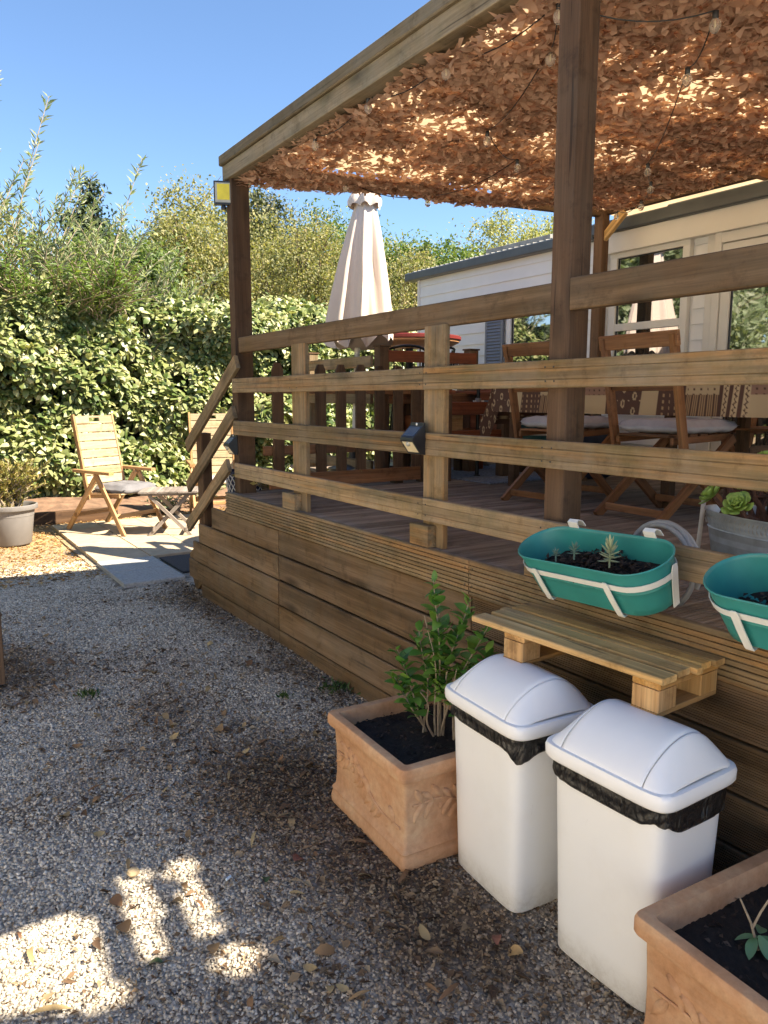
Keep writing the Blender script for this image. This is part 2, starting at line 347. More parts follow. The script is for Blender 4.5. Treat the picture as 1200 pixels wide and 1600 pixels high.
def rect_profile(t, w, c=0.003):
    a, b = t/2, w/2; c = min(c, a*0.45, b*0.45)
    return [(-a, -b+c), (-a+c, -b), (a-c, -b), (a, -b+c), (a, b-c), (a-c, b), (-a+c, b), (-a, b-c)]
def groove_profile(t, w, n, depth=0.005, duty=0.35, rail=False):
    """front face at y=-t/2 with n grooves"""
    a, b = t/2, w/2; c = 0.003
    pts = [(a-c, -b), (a, -b+c), (a, b-c), (a-c, b), (-a+c, b), (-a, b-c)]
    p = (w-2*c-0.012)/n
    z = b-c-0.006
    for i in range(n):
        z0 = z-p*i-p*(0.5-duty/2); z1 = z-p*i-p*(0.5+duty/2)
        pts += [(-a, z0), (-a+depth, z0-p*0.06), (-a+depth, z1+p*0.06), (-a, z1)]
    pts += [(-a, -b+c), (-a+c, -b)]
    return pts
_pc = {}
def extrude(L, prof, key=None):
    k = (round(L, 4), tuple((round(a, 5), round(b, 5)) for a, b in prof))
    if k in _pc: return _pc[k]
    n = len(prof); v = [(-L/2, y, z) for y, z in prof] + [(L/2, y, z) for y, z in prof]
    # orientation
    area = sum(prof[i][0]*prof[(i+1) % n][1]-prof[(i+1) % n][0]*prof[i][1] for i in range(n))
    f = []
    for i in range(n):
        j = (i+1) % n
        q = (i, j, n+j, n+i)
        f.append(q if area < 0 else q[::-1])
    f.append(tuple(range(n)) if area < 0 else tuple(range(n))[::-1])
    f.append(tuple(range(n, 2*n))[::-1] if area < 0 else tuple(range(n, 2*n)))
    me = mesh('timber', v, f)
    _pc[k] = me; return me
def board(name, p0, p1, w, t, mat, parent=None, up=(0, 0, 1), W=True, prof=None, twist=0.0, c=0.003):
    """timber from p0 to p1; local X along, local Z = width direction (near 'up'), local Y = thickness"""
    p0, p1 = Vector(p0), Vector(p1); d = p1-p0; L = d.length; x = d.normalized()
    z = Vector(up); z = (z - x*z.dot(x)).normalized(); y = z.cross(x)
    rot = Matrix((x, y, z)).transposed().to_3x3()
    if twist: rot = rot @ Matrix.Rotation(twist, 3, 'X')
    me = extrude(L, prof or rect_profile(t, w, c))
    key = (me.name, mat.name)
    if key not in _pc:
        if me.materials and me.materials[0] != mat: me = me.copy(); me.materials.clear()
        if not me.materials: me.materials.append(mat)
        _pc[key] = me
    me = _pc[key]
    return link(name, me, None, parent, (p0+p1)/2, rot, W)
def box(name, x0, x1, y0, y1, z0, z1, mat, parent=None, W=True, c=0.003, axis=None):
    """box whose grain runs along its longest side"""
    d = (x1-x0, y1-y0, z1-z0); ax = axis if axis is not None else max(range(3), key=lambda i: d[i])
    m = ((x0+x1)/2, (y0+y1)/2, (z0+z1)/2)
    a = list(m); b = list(m); a[ax] = (x0, y0, z0)[ax]; b[ax] = (x1, y1, z1)[ax]
    if ax == 0: return board(name, a, b, d[2], d[1], mat, parent, (0, 0, 1), W, c=c)
    if ax == 1: return board(name, a, b, d[2], d[0], mat, parent, (0, 0, 1), W, c=c)
    return board(name, a, b, d[1], d[0], mat, parent, (0, 1, 0), W, c=c)

def srect(hx, hy, p=5.0, n=40):
    out = []
    for i in range(n):
        a = 2*math.pi*(i+0.5)/n; ca, sa = math.cos(a), math.sin(a)
        out.append((hx*math.copysign(abs(ca)**(2/p), ca), hy*math.copysign(abs(sa)**(2/p), sa)))
    return out
def rrect(hx, hy, r, n=5):
    out = []
    for cx, cy, a0 in ((hx-r, hy-r, 0), (-hx+r, hy-r, 90), (-hx+r, -hy+r, 180), (hx-r, -hy+r, 270)):
        for i in range(n+1):
            a = R(a0+90*i/n); out.append((cx+r*math.cos(a), cy+r*math.sin(a)))
    return out
def loft(name, rings, cap0=True, cap1=True, smooth=40, closed=True):
    """rings: list of lists of 3D points"""
    n = len(rings[0]); v = [p for r_ in rings for p in r_]; f = []
    for k in range(len(rings)-1):
        for i in range(n if closed else n-1):
            j = (i+1) % n; f.append((k*n+i, k*n+j, (k+1)*n+j, (k+1)*n+i))
    if cap0: f.append(tuple(range(n))[::-1])
    if cap1: f.append(tuple(range((len(rings)-1)*n, len(rings)*n)))
    me = mesh(name, v, f); smooth_by_angle(me, smooth) if smooth else None
    return me
def lathe(name, prof, n=24, cap=True):
    rings = [[(r_*math.cos(2*math.pi*i/n), r_*math.sin(2*math.pi*i/n), z) for i in range(n)] for r_, z in prof]
    return loft(name, rings, cap, cap)
def tube_data(pts, radii, n=7):
    pts = [Vector(p) for p in pts]; V = []; F = []
    if not hasattr(radii, '__len__'): radii = [radii]*len(pts)
    up = Vector((0.13, 0.31, 0.94))
    for k, p in enumerate(pts):
        t = (pts[min(k+1, len(pts)-1)]-pts[max(k-1, 0)]).normalized()
        a = t.cross(up)
        if a.length < 1e-3: a = t.cross(Vector((1, 0, 0)))
        a.normalize(); b = t.cross(a); up = b.cross(t) if False else up
        for i in range(n):
            an = 2*math.pi*i/n; V.append(p + a*math.cos(an)*radii[k] + b*math.sin(an)*radii[k])
    for k in range(len(pts)-1):
        for i in range(n):
            j = (i+1) % n; F.append((k*n+i, (k+1)*n+i, (k+1)*n+j, k*n+j))
    F.append(tuple(range(n))); F.append(tuple(range((len(pts)-1)*n, len(pts)*n))[::-1])
    return V, F
def tube(name, pts, radii, mat, parent=None, n=8, W=False, loc=(0, 0, 0)):
    V, F = tube_data(pts, radii, n); me = mesh(name, V, F); smooth_by_angle(me, 50)
    return link(name, me, mat, parent, loc, None, W)
def tubes(name, lst, mat, parent=None, n=6):
    V = []; F = []
    for pts, rad in lst:
        v, f = tube_data(pts, rad, n); o = len(V); V += v; F += [tuple(i+o for i in q) for q in f]
    me = mesh(name, V, F); smooth_by_angle(me, 50)
    return link(name, me, mat, parent)

def leaves_np(P, D, Nn, L, Wd, fold=0.15, curl=0.15, six=False):
    """P base (n,3), D direction (n,3), Nn normal (n,3), L length (n,), Wd half width"""
    n = len(P); D = D/np.linalg.norm(D, axis=1, keepdims=True)
    S = np.cross(D, Nn); S /= (np.linalg.norm(S, axis=1, keepdims=True)+1e-9); U = np.cross(S, D)
    L = L[:, None]; w = Wd[:, None]
    if not six:
        v0 = P; v1 = P+D*L*0.45+S*w+U*w*fold; v2 = P+D*L-U*L*curl; v3 = P+D*L*0.45-S*w+U*w*fold
        V = np.stack([v0, v1, v2, v3], 1).reshape(-1, 3)
        b = (np.arange(n)*4)[:, None]; F = (b[:, :, None]+np.array([[0, 1, 2], [0, 2, 3]])[None]).reshape(-1, 3)
    else:
        m1 = P+D*L*0.33; m2 = P+D*L*0.7-U*L*curl*0.4
        v = [P, m1+S*w+U*w*fold, m2+S*w*0.85+U*w*fold, P+D*L-U*L*curl, m2-S*w*0.85+U*w*fold, m1-S*w+U*w*fold]
        V = np.stack(v, 1).reshape(-1, 3); b = (np.arange(n)*6)[:, None]
        F = (b[:, :, None]+np.array([[0, 1, 5], [1, 2, 5], [2, 4, 5], [2, 3, 4]])[None]).reshape(-1, 3)
    return V, F
def rand_unit(n):
    v = rng.normal(size=(n, 3)); return v/np.linalg.norm(v, axis=1, keepdims=True)

# ================================================================== SETTING
# ground sheet
def ground():
    n = 60; xs = np.concatenate([np.linspace(-60, -3, 12), np.linspace(-2.5, 6, 110), np.linspace(8, 60, 12)])
    ys = np.concatenate([np.linspace(-40, -1, 10), np.linspace(-0.5, 12, 150), np.linspace(14, 90, 14)])
    X, Y = np.meshgrid(xs, ys); Z = 0.012*np.sin(X*2.3+Y)*np.cos(Y*1.7-X*0.6)-0.014
    V = np.stack([X, Y, Z], -1).reshape(-1, 3); nx = len(xs); ny = len(ys)
    i, j = np.meshgrid(np.arange(nx-1), np.arange(ny-1)); a = (j*nx+i).ravel()
    F = np.stack([a, a+1, a+nx+1, a+nx], 1)
    me = bigmesh('ground', V, F, True); dirt(me, V[:, 0], V[:, 1])
    o = link('ground', me, M['ground']); o['kind'] = 'structure'
def gz(x, y): return 0.012*np.sin(x*2.3+y)*np.cos(y*1.7-x*0.6)-0.014

def litter_mask(x, y):
    """0..1: where brown leaf litter covers the gravel"""
    m = 0.85*np.exp(-(((x-1.12)/0.38)**2+((y-2.5)/0.75)**2))+0.9*np.exp(-(((x-1.25)/0.28)**2+((y-1.55)/0.5)**2))
    m += 0.75*np.exp(-(((x-0.45)/0.35)**2+((y-4.5)/0.6)**2))+0.5*np.exp(-(((x-1.0)/0.25)**2+((y-3.6)/0.3)**2))
    m += 0.55*np.exp(-((x-1.85)/0.2)**2)
    m += 0.3*(0.5+0.5*np.sin(x*5.1+np.sin(y*3.3)*2))*(0.5+0.5*np.sin(y*4.3+x*2))
    return np.clip(m, 0, 1)

def dirt(me, x, y, k=1):
    d = np.clip(litter_mask(x, y)*1.15-0.12+0.12*np.sin(x*23+3*np.sin(y*17)), 0, 1)
    at = me.color_attributes.new('dirt', 'FLOAT_COLOR', 'POINT'); q = np.ones((len(d)*k, 4), np.float32); q[:, :3] = np.repeat(d, k)[:, None]
    at.data.foreach_set('color', q.ravel())
def gravel():
    # angular pebbles; spacing grows slowly with the distance
    P = []; S = []
    def zone(x0, x1, y0, y1, den, smin, smax, lift):
        n = int((x1-x0)*(y1-y0)*den); x = rng.uniform(x0, x1, n); y = rng.uniform(y0, y1, n)
        keep = (x > 0.10*y-1.1) & (x < 1.93) & ((x > 0.10*y-0.45) | (rng.random(n) < 0.4))
        keep &= ~((y > 6.05) & (x > 1.42))
        m = litter_mask(x, y); keep &= rng.random(n) > m*0.72
        x, y = x[keep], y[keep]
        s = smin+(smax-smin)*rng.random(len(x))**2.2
        P.append(np.stack([x, y, gz(x, y)+lift*rng.random(len(x))+0.006*np.exp(-((1.93-x)/0.06)**2)], 1)); S.append(s)
    zone(-1.0, 1.95, 0.55, 2.4, 18000, 0.0040, 0.0085, 0.005)
    zone(-1.0, 1.95, 2.4, 4.2, 12000, 0.0045, 0.009, 0.005)
    zone(-1.0, 1.95, 4.2, 7.4, 7000, 0.0055, 0.0098, 0.004)
    P = np.concatenate(P); S = np.concatenate(S); n = len(P)
    base = np.array([[-1, -1, -1], [1, -1, -1], [1, 1, -1], [-1, 1, -1], [-1, -1, 1], [1, -1, 1], [1, 1, 1], [-1, 1, 1]], float)*0.62
    V = base[None]+rng.uniform(-0.36, 0.36, (n, 8, 3))
    V *= np.stack([rng.uniform(0.75, 1.3, n), rng.uniform(0.6, 1.0, n), rng.uniform(0.4, 0.75, n)], 1)[:, None, :]
    # random tilt and spin
    a = rng.uniform(0, 2*np.pi, n); t = rng.normal(0, 0.45, n)
    ct, st = np.cos(t), np.sin(t); y = V[:, :, 1]*ct[:, None]-V[:, :, 2]*st[:, None]; z = V[:, :, 1]*st[:, None]+V[:, :, 2]*ct[:, None]
    x = V[:, :, 0]; ca, sa = np.cos(a)[:, None], np.sin(a)[:, None]
    V = np.stack([x*ca-y*sa, x*sa+y*ca, z], -1)*S[:, None, None]+P[:, None, :]
    q = np.array([[4, 5, 6, 7], [0, 1, 5, 4], [1, 2, 6, 5], [2, 3, 7, 6], [3, 0, 4, 7]])
    F = (np.arange(n)*8)[:, None, None]+q[None]
    me = bigmesh('gravel', V.reshape(-1, 3), F.reshape(-1, 4)); dirt(me, P[:, 0], P[:, 1], 8)
    o = link('gravel', me, M['gravel']); o['kind'] = 'stuff'
    print('gravel stones', n)
gravel()

def litter():
    n = 95000; x = rng.uniform(-0.4, 1.93, n); y = rng.uniform(0.6, 7.4, n)
    k = (rng.random(n) < litter_mask(x, y)**1.2*0.95+0.03) & (x > 0.1*y-0.5); x, y = x[k], y[k]; n = len(x)
    P = np.stack([x, y, gz(x, y)+rng.uniform(0.004, 0.014, n)], 1)
    a = rng.uniform(0, 2*np.pi, n); D = np.stack([np.cos(a), np.sin(a), rng.normal(0, 0.13, n)], 1)
    U = np.stack([rng.normal(0, 0.35, n), rng.normal(0, 0.35, n), np.ones(n)], 1)
    L = rng.uniform(0.008, 0.026, n)*np.where(rng.random(n) < 0.08, 2.2, 1); Wd = L*rng.uniform(0.08, 0.33, n)
    V, F = leaves_np(P, D, U, L, Wd, 0.3, 0.25)
    # straw and dry leaf bits in the sunny strip by the hedge
    m = 26000; x = rng.uniform(-0.6, 4.5, m); y = rng.uniform(6.6, 11.2, m)
    k = ((x < 1.42) | (y > 9.45)); x, y = x[k], y[k]; m = len(x)
    P = np.stack([x, y, gz(x, y)+rng.uniform(0.002, 0.02, m)], 1); a = rng.uniform(0, 2*np.pi, m)
    D = np.stack([np.cos(a), np.sin(a), rng.normal(0, 0.2, m)], 1); U = np.stack([rng.normal(0, .35, m), rng.normal(0, .35, m), np.ones(m)], 1)
    L = rng.uniform(0.015, 0.05, m); V2, F2 = leaves_np(P, D, U, L, L*rng.uniform(0.08, 0.3, m), 0.3, 0.25)
    o = link('leaf_litter', bigmesh('leaf_litter', V, F), M['litter']); o['kind'] = 'stuff'
    o = link('dry_straw', bigmesh('dry_straw', V2, F2), M['straw']); o['kind'] = 'stuff'
M["straw"] = leafmat('straw_and_chips', [(0, (0.154, 0.076, 0.030)), (0.4, (0.330, 0.190, 0.075)), (0.8, (0.528, 0.342, 0.150)), (1, (0.638, 0.446, 0.225))], 0.1, 0.9, 0.2)
litter()
pass

def weeds():
    P = []; D = []
    for cx, cy, r_, n in ((1.80, 2.9, 0.12, 140), (1.84, 3.3, 0.10, 90), (0.72, 3.9, 0.06, 40), (1.83, 2.6, 0.08, 80), (1.55, 3.35, 0.05, 25)):
        q = rng.normal(0, 0.45, (n, 2))*r_; p = np.zeros((n, 3)); p[:, 0] = np.minimum(cx+q[:, 0], 1.875); p[:, 1] = cy+q[:, 1]; p[:, 2] = 0
        d = rng.normal(0, 0.6, (n, 3)); d[:, 2] = abs(d[:, 2])+0.35; P.append(p); D.append(d)
    P = np.concatenate(P); D = np.concatenate(D); n = len(P)
    L = rng.uniform(0.015, 0.045, n); V, F = leaves_np(P, D, rand_unit(n), L, L*0.16, .1, .3)
    o = link('weeds', bigmesh('weeds', V, F), M['grass']); o['kind'] = 'stuff'
weeds()

ground()
# ---- paving
paving = link('paving', mesh('paving', [(1.40, 6.06, -0.02), (3.9, 6.06, -0.02), (3.9, 9.45, -0.02), (1.40, 9.45, -0.02)], [(0, 1, 2, 3)]), M['ground'])
paving.location.z = 0.012; paving['kind'] = 'structure'
def slab(x0, x1, y0, y1, m, lift=0.0):
    o = box('paving_slab', x0, x1, y0, y1, -0.02+lift, 0.026+lift, m, None, c=0.006, axis=0)
    o.parent = paving; o.location -= paving.location
for i, (y0, y1) in enumerate(((6.09, 6.57), (6.58, 7.06))):
    slab(1.45, 1.95, y0, y1, M['stonegrey'], 0.001*i)
for r_ in range(5):
    for c_ in range(5):
        slab(1.46+c_*0.485, 1.935+c_*0.485, 7.075+r_*0.475, 7.54+r_*0.475, M['stone'], 0.0015*((r_*3+c_*2) % 3))
mat_ = box('door_mat', 2.0, 2.75, 6.3, 7.0, 0.004, 0.02, M['mat'], None, axis=0)
tag(mat_, 'charcoal grey door mat on the ground at the foot of the steps', 'door mat')

# ================================================================== DECK
ZD = 0.86
deck = thing('wooden_deck', 'raised brown timber deck with planked skirting beside the gravel', 'deck', (1.9, 1.5, 0))
dg = groove_profile(0.027, 0.137, 7, 0.0042, 0.42)
y = 4.83
while y > -1.2:
    board('deck_board', (1.905, y, ZD-0.0135), (5.22, y, ZD-0.0135), 0.137, 0.027, M['deck'], deck, (0, 1, 0), prof=dg, twist=random.uniform(-.006, .006)); y -= 0.1455
y = 4.98
while y < 6.7:
    board('deck_board', (3.2, y, ZD-0.0135), (5.22, y, ZD-0.0135), 0.137, 0.027, M['deck'], deck, (0, 1, 0), prof=dg); y += 0.1455
box('joist_frame', 1.93, 5.2, -1.1, 4.85, 0.55, ZD-0.075, M['post'], deck)
box('joist_frame', 3.2, 5.2, 4.87, 6.6, 0.0, ZD-0.075, M['post'], deck)
def fb(x, ya, yb, z0, z1, mat, grooves, name, t=0.026):
    prof = groove_profile(t, z1-z0, grooves[0], grooves[1], 0.38) if grooves else rect_profile(t, z1-z0, 0.005)
    board(name, (x+t/2, ya, (z0+z1)/2), (x+t/2, yb, (z0+z1)/2), z1-z0, t, mat, deck, (0, 0, 1), prof=prof, twist=random.uniform(-0.012, 0.012))
# grooved top boards
fb(1.878, 4.925, 2.290, 0.720, 0.862, M['rail'], (7, 0.007), 'fascia_board')
fb(1.878, 2.285, 0.05, 0.720, 0.862, M['rail'], (7, 0.007), 'fascia_board')
fb(1.878, 0.045, -1.2, 0.720, 0.862, M['rail'], (7, 0.007), 'fascia_board')
rows = [(0.565, 0.714, 5.25), (0.407, 0.557, 5.54), (0.249, 0.399, 5.69), (0.091, 0.241, 5.81), (-0.07, 0.083, 5.52)]
for i, (z0, z1, yl) in enumerate(rows):
    sp = [yl, 4.11+0.004*i, 2.288, 0.5, -1.2]
    if i == 2: sp = [yl, 5.33]+sp[1:]
    if i == 3: sp = [yl, 5.6]+sp[1:]
    for a, b_ in zip(sp[:-1], sp[1:]):
        ridg = a <= 2.3
        fb(1.896+random.uniform(-0.004, 0.004)-(0.004 if a > 4.2 else 0), a-0.0015, b_+0.0015, z0+random.uniform(-.002, .002), z1-random.uniform(0, .003), M['skirt'], (17, 0.0028) if ridg else None, 'skirting_board', 0.024)
box('skirting_frame', 1.925, 1.96, -1.1, 4.9, 0.0, 0.80, M['post'], deck, axis=1)
# end wall of the deck below the gate
for i in range(5):
    box('skirting_board', 1.93, 3.2, 4.915, 4.935, 0.088+0.158*i-0.158, 0.24+0.158*i-0.158, M['skirt'], deck)

# ---- steps
steps = thing('wooden_steps', 'timber steps with sloping handrails leading down from the deck to the paving', 'steps', (2.4, 5.4, 0))
for i, (yy, zz) in enumerate(((5.12, 0.66), (5.38, 0.47), (5.62, 0.28))):
    board('tread', (1.93, yy, zz), (3.1, yy, zz), 0.26, 0.027, M['deck'], steps, (0, 1, 0), prof=groove_profile(0.027, 0.26, 12, 0.003, .4))
for x in (1.945, 3.1):
    board('stringer', (x, 4.97, 0.62), (x, 5.82, 0.05), 0.2, 0.03, M['skirt'], steps)
box('post', 1.925, 2.00, 5.50, 5.62, 0.0, 1.24, M['post'], steps)
sl = [((1.912, 4.73, 1.735), (1.912, 5.79, 1.125)), ((1.912, 4.80, 1.41), (1.912, 5.80, 0.81)), ((1.912, 4.93, 1.045), (1.912, 5.84, 0.49)), ((1.94, 4.90, 0.76), (1.94, 5.86, 0.22))]
rail_prof = groove_profile(0.028, 0.094, 2, 0.0035, 0.10)
for i, (a, b_) in enumerate(sl):
    board('sloping_rail', b_, a, 0.094, 0.028, M['rail'] if i < 3 else M['skirt'], steps, (0, 0, 1), prof=[(-p[0], p[1]) for p in rail_prof][::-1] if False else rail_prof)

# ---- railing
railing = thing('deck_railing', 'weathered horizontal timber railing along the front edge of the deck', 'railing', (1.9, 1.5, ZD))
def rl(z0, z1, ya, yb, nm='rail', x=1.9, t=0.028, flat=False, mat='rail'):
    w = z1-z0
    prof = rect_profile(t, w, 0.004) if flat else groove_profile(t, w, 2, 0.0035, 0.10)
    board(nm, (x+t/2, ya, (z0+z1)/2), (x+t/2, yb, (z0+z1)/2), w, t, M[mat], railing, (0, 0, 1), prof=prof, twist=random.uniform(-0.01, 0.01))
for z0, z1 in ((1.535, 1.627), (1.258, 1.352), (0.974, 1.070)):
    rl(z0, z1, 4.797, 2.642); rl(z0, z1+0.002, 2.638, 0.48); rl(z0, z1, 0.476, -1.1)
rl(1.795, 1.893, 4.775, 1.95, 'handrail', 1.945, 0.042, True, 'skirt')
rl(1.792, 1.898, 1.852, 0.9, 'handrail', 1.935, 0.045, True, 'skirt')
rl(1.797, 1.896, 0.895, -1.1, 'handrail', 1.935, 0.045, True, 'skirt')
for ya, yb in ((3.80, 3.965), (2.53, 2.675), (0.40, 0.55)):
    box('baluster', 1.93, 1.958, ya, yb, ZD, 1.80, M['rail'], railing, axis=2)
for ya, yb in ((3.86, 4.02), (2.575, 2.71), (1.85, 1.98), (0.43, 0.57)):
    box('spacer_block', 1.884, 1.929, ya, yb, ZD+0.003, ZD+0.096, M['rail'], railing, axis=1)
_scr = lathe('screw', [(0.0035, 0.0), (0.0035, 0.0008), (0.001, 0.0012)], 8)
for zc in (1.581, 1.305, 1.022):
    for yc in (4.77, 3.93, 3.84, 2.665, 2.615, 1.92, 1.88, 0.50, 0.455):
        for dz in (-0.024, 0.024):
            link('screw', _scr, M['black'], railing, (1.8985+0.0, yc+random.uniform(-.004, .004), zc+dz), Euler((0, R(-90), 0)).to_matrix(), True)
for a_ in (4.09, 4.13, 2.31, 2.265):
    for z_ in (0.60, 0.68, 0.44, 0.52, 0.285, 0.365, 0.13, 0.205, 0.76, 0.83):
        link('screw', _scr, M['black'], deck, (1.889 if z_ < 0.72 else 1.877, a_, z_), Euler((0, R(-90), 0)).to_matrix(), True)
# railing of the far corner of the deck
rail2 = thing('far_railing', 'timber railing round the far corner of the deck beside the closed parasol', 'railing', (3.25, 5.1, ZD))
def rb(nm, a, b_, w, t, m): board(nm, a, b_, w, t, M[m], rail2)
for zc in (1.79, 1.50, 1.20, 0.95):
    rb('rail', (3.24, 6.42, zc), (3.24, 5.2, zc), 0.09, 0.028, 'rail')
for zc in (1.83, 1.50, 1.20):
    rb('rail', (3.33, 5.1, zc), (4.22, 5.1, zc), 0.09, 0.028, 'redwood' if zc > 1.6 else 'chair')
for x, y in ((3.25, 5.14), (4.16, 5.14), (3.27, 6.38), (5.1, 6.4)):
    box('post', x, x+0.09, y-0.045, y+0.045, 0.4, 1.90, M['post'] if y < 6 else M['rail'], rail2)
    box('post_cap', x-0.008, x+0.098, y-0.053, y+0.053, 1.902, 1.915, M['post'], rail2)

# ---- gate
gate = thing('picket_gate', 'low dark picket gate closing the top of the deck steps', 'gate', (2.1, 4.75, ZD))
for k in range(8):
    xc = 2.203+0.164*k; h = 1.735+0.004*math.sin(k*2.1)
    me = mesh('picket', [(sx*0.039, sy*0.011, z) for sy in (-1, 1) for sx, z in ((-1, 0.98), (1, 0.98), (1, h-0.045), (0.5, h), (-0.5, h), (-1, h-0.045))],
              [tuple(range(6)), tuple(range(6, 12))[::-1]]+[((i+1) % 6, i, i+6, (i+1) % 6+6) for i in range(6)])
    o = link('picket', me, M['post'], gate, (xc, 4.745, 0), None, True); 
    # give the wood shader a vertical grain: rotate mesh data into local X
    Rm = Matrix.Rotation(R(90), 4, 'Y'); me.transform(Rm.inverted()); o.rotation_euler = Rm.to_euler(); 
for z0, z1 in ((1.11, 1.175), (1.53, 1.60)): box('cross_rail', 2.1, 3.4, 4.757, 4.778, z0, z1, M['chair'], gate)
box('bottom_board', 2.11, 3.36, 4.69, 4.712, 0.885, 0.985, M['chair'], gate)
box('gate_post', 3.385, 3.46, 4.72, 4.79, ZD, 1.74, M['post'], gate)
box('gate_foot', 3.15, 3.22, 4.72, 4.80, ZD+0.002, 0.98, M['post'], gate)

# ---- pergola
perg = thing('pergola', 'timber pergola frame with dark posts carrying the shade net over the deck', 'pergola', (1.9, 1.5, ZD))
box('post', 1.93, 2.05, 4.785, 4.875, 0.80, 2.884, M['post'], perg)
box('post', 1.94, 2.035, 1.857, 1.948, 0.80, 2.884, M['post'], perg)
box('post', 1.94, 2.035, -1.05, -0.95, 0.80, 2.884, M['post'], perg)
box('post', 4.92, 5.0, 4.38, 4.47, ZD, 2.98, M['post'], perg)
box('post', 4.96, 5.05, -1.05, -0.95, ZD, 2.94, M['post'], perg)
for a_, b_ in ((4.885, 0.27), (-0.42, -1.35)):   # beam interrupted out of view to let the sun patches through
    board('front_beam', (1.968, a_, 2.930), (1.968, b_, 2.930), 0.090, 0.112, M['beam'], perg)
    board('front_beam_cap', (1.955, a_+0.01, 3.007), (1.955, b_-0.01, 3.007), 0.064, 0.125, M['beam'], perg, c=0.006)
board('side_beam', (2.03, 4.84, 2.955), (4.95, 4.43, 2.985), 0.07, 0.05, M['post'], perg)
for y in (3.05, 1.35, -0.55):
    board('rafter', (2.03, y, 2.965), (4.98, y, 2.97), 0.09, 0.05, M['chair'], perg)
board('sunlit_brace', (4.96, 4.40, 2.78), (4.96, 4.20, 2.95), 0.06, 0.04, M['pallet'], perg)  # pale pine colour stands in for the sunlit wedge at the back post
board('back_beam', (4.99, 4.43, 2.99), (4.99, -1.2, 2.955), 0.05, 0.05, M['post'], perg)

# ---- canvas above the net, with unseen openings shaped to cast the sun patches
def canvas():
    nx, ny = 110, 190; X = np.linspace(1.98, 5.34, nx); Y = np.linspace(-2.4, 4.90, ny)
    XX, YY = np.meshgrid(X, Y); sk = (XX-1.98)/3.36
    YS = np.where(YY > 0, YY*(1-0.085*sk), YY)
    ZZ = 3.060-0.055*sk**2+0.012*np.sin(YY*9+np.sin(XX*2))+0.02*np.sin(YY*4.1)*np.sin(sk*np.pi)+0.006*np.sin(XX*21+YY*3)
    V = np.stack([XX, YS, ZZ], -1).reshape(-1, 3)
    i, j = np.meshgrid(np.arange(nx-1), np.arange(ny-1)); a = (j*nx+i).ravel(); F = np.stack([a, a+1, a+nx+1, a+nx], 1)
    cx = V[F].mean(1)
    s = (cx[:, 2])/3.15; gx = cx[:, 0]-1.98*s; gy = cx[:, 1]+2.24*s      # where the sun carries each bit on the ground
    hole = (gx > -0.45) & (gx < 0.37+0.015*np.sin(gy*25)) & (gy > 1.99-0.62*gx) & (gy < 2.195+0.05*(gx-0.3))
    hole |= (abs(gx-(0.487+0.13*(gy-1.92))) < 0.036) & (gy > 1.91) & (gy < 2.27)
    hole |= (abs(gx-(0.635+0.10*(gy-1.88))) < 0.034-0.01*np.sin(gy*30)) & (gy > 1.90) & (gy < 2.27)
    hole |= ((gx-0.672)**2/0.052**2+(gy-1.76)**2/0.06**2 < 1)
    me = bigmesh('shade_canvas', V, F[~hole], True)
    o = link('shade_canvas', me, M['canvas']); tag(o, 'beige shade canvas stretched flat above the camouflage net', 'canvas')
    return
canvas()

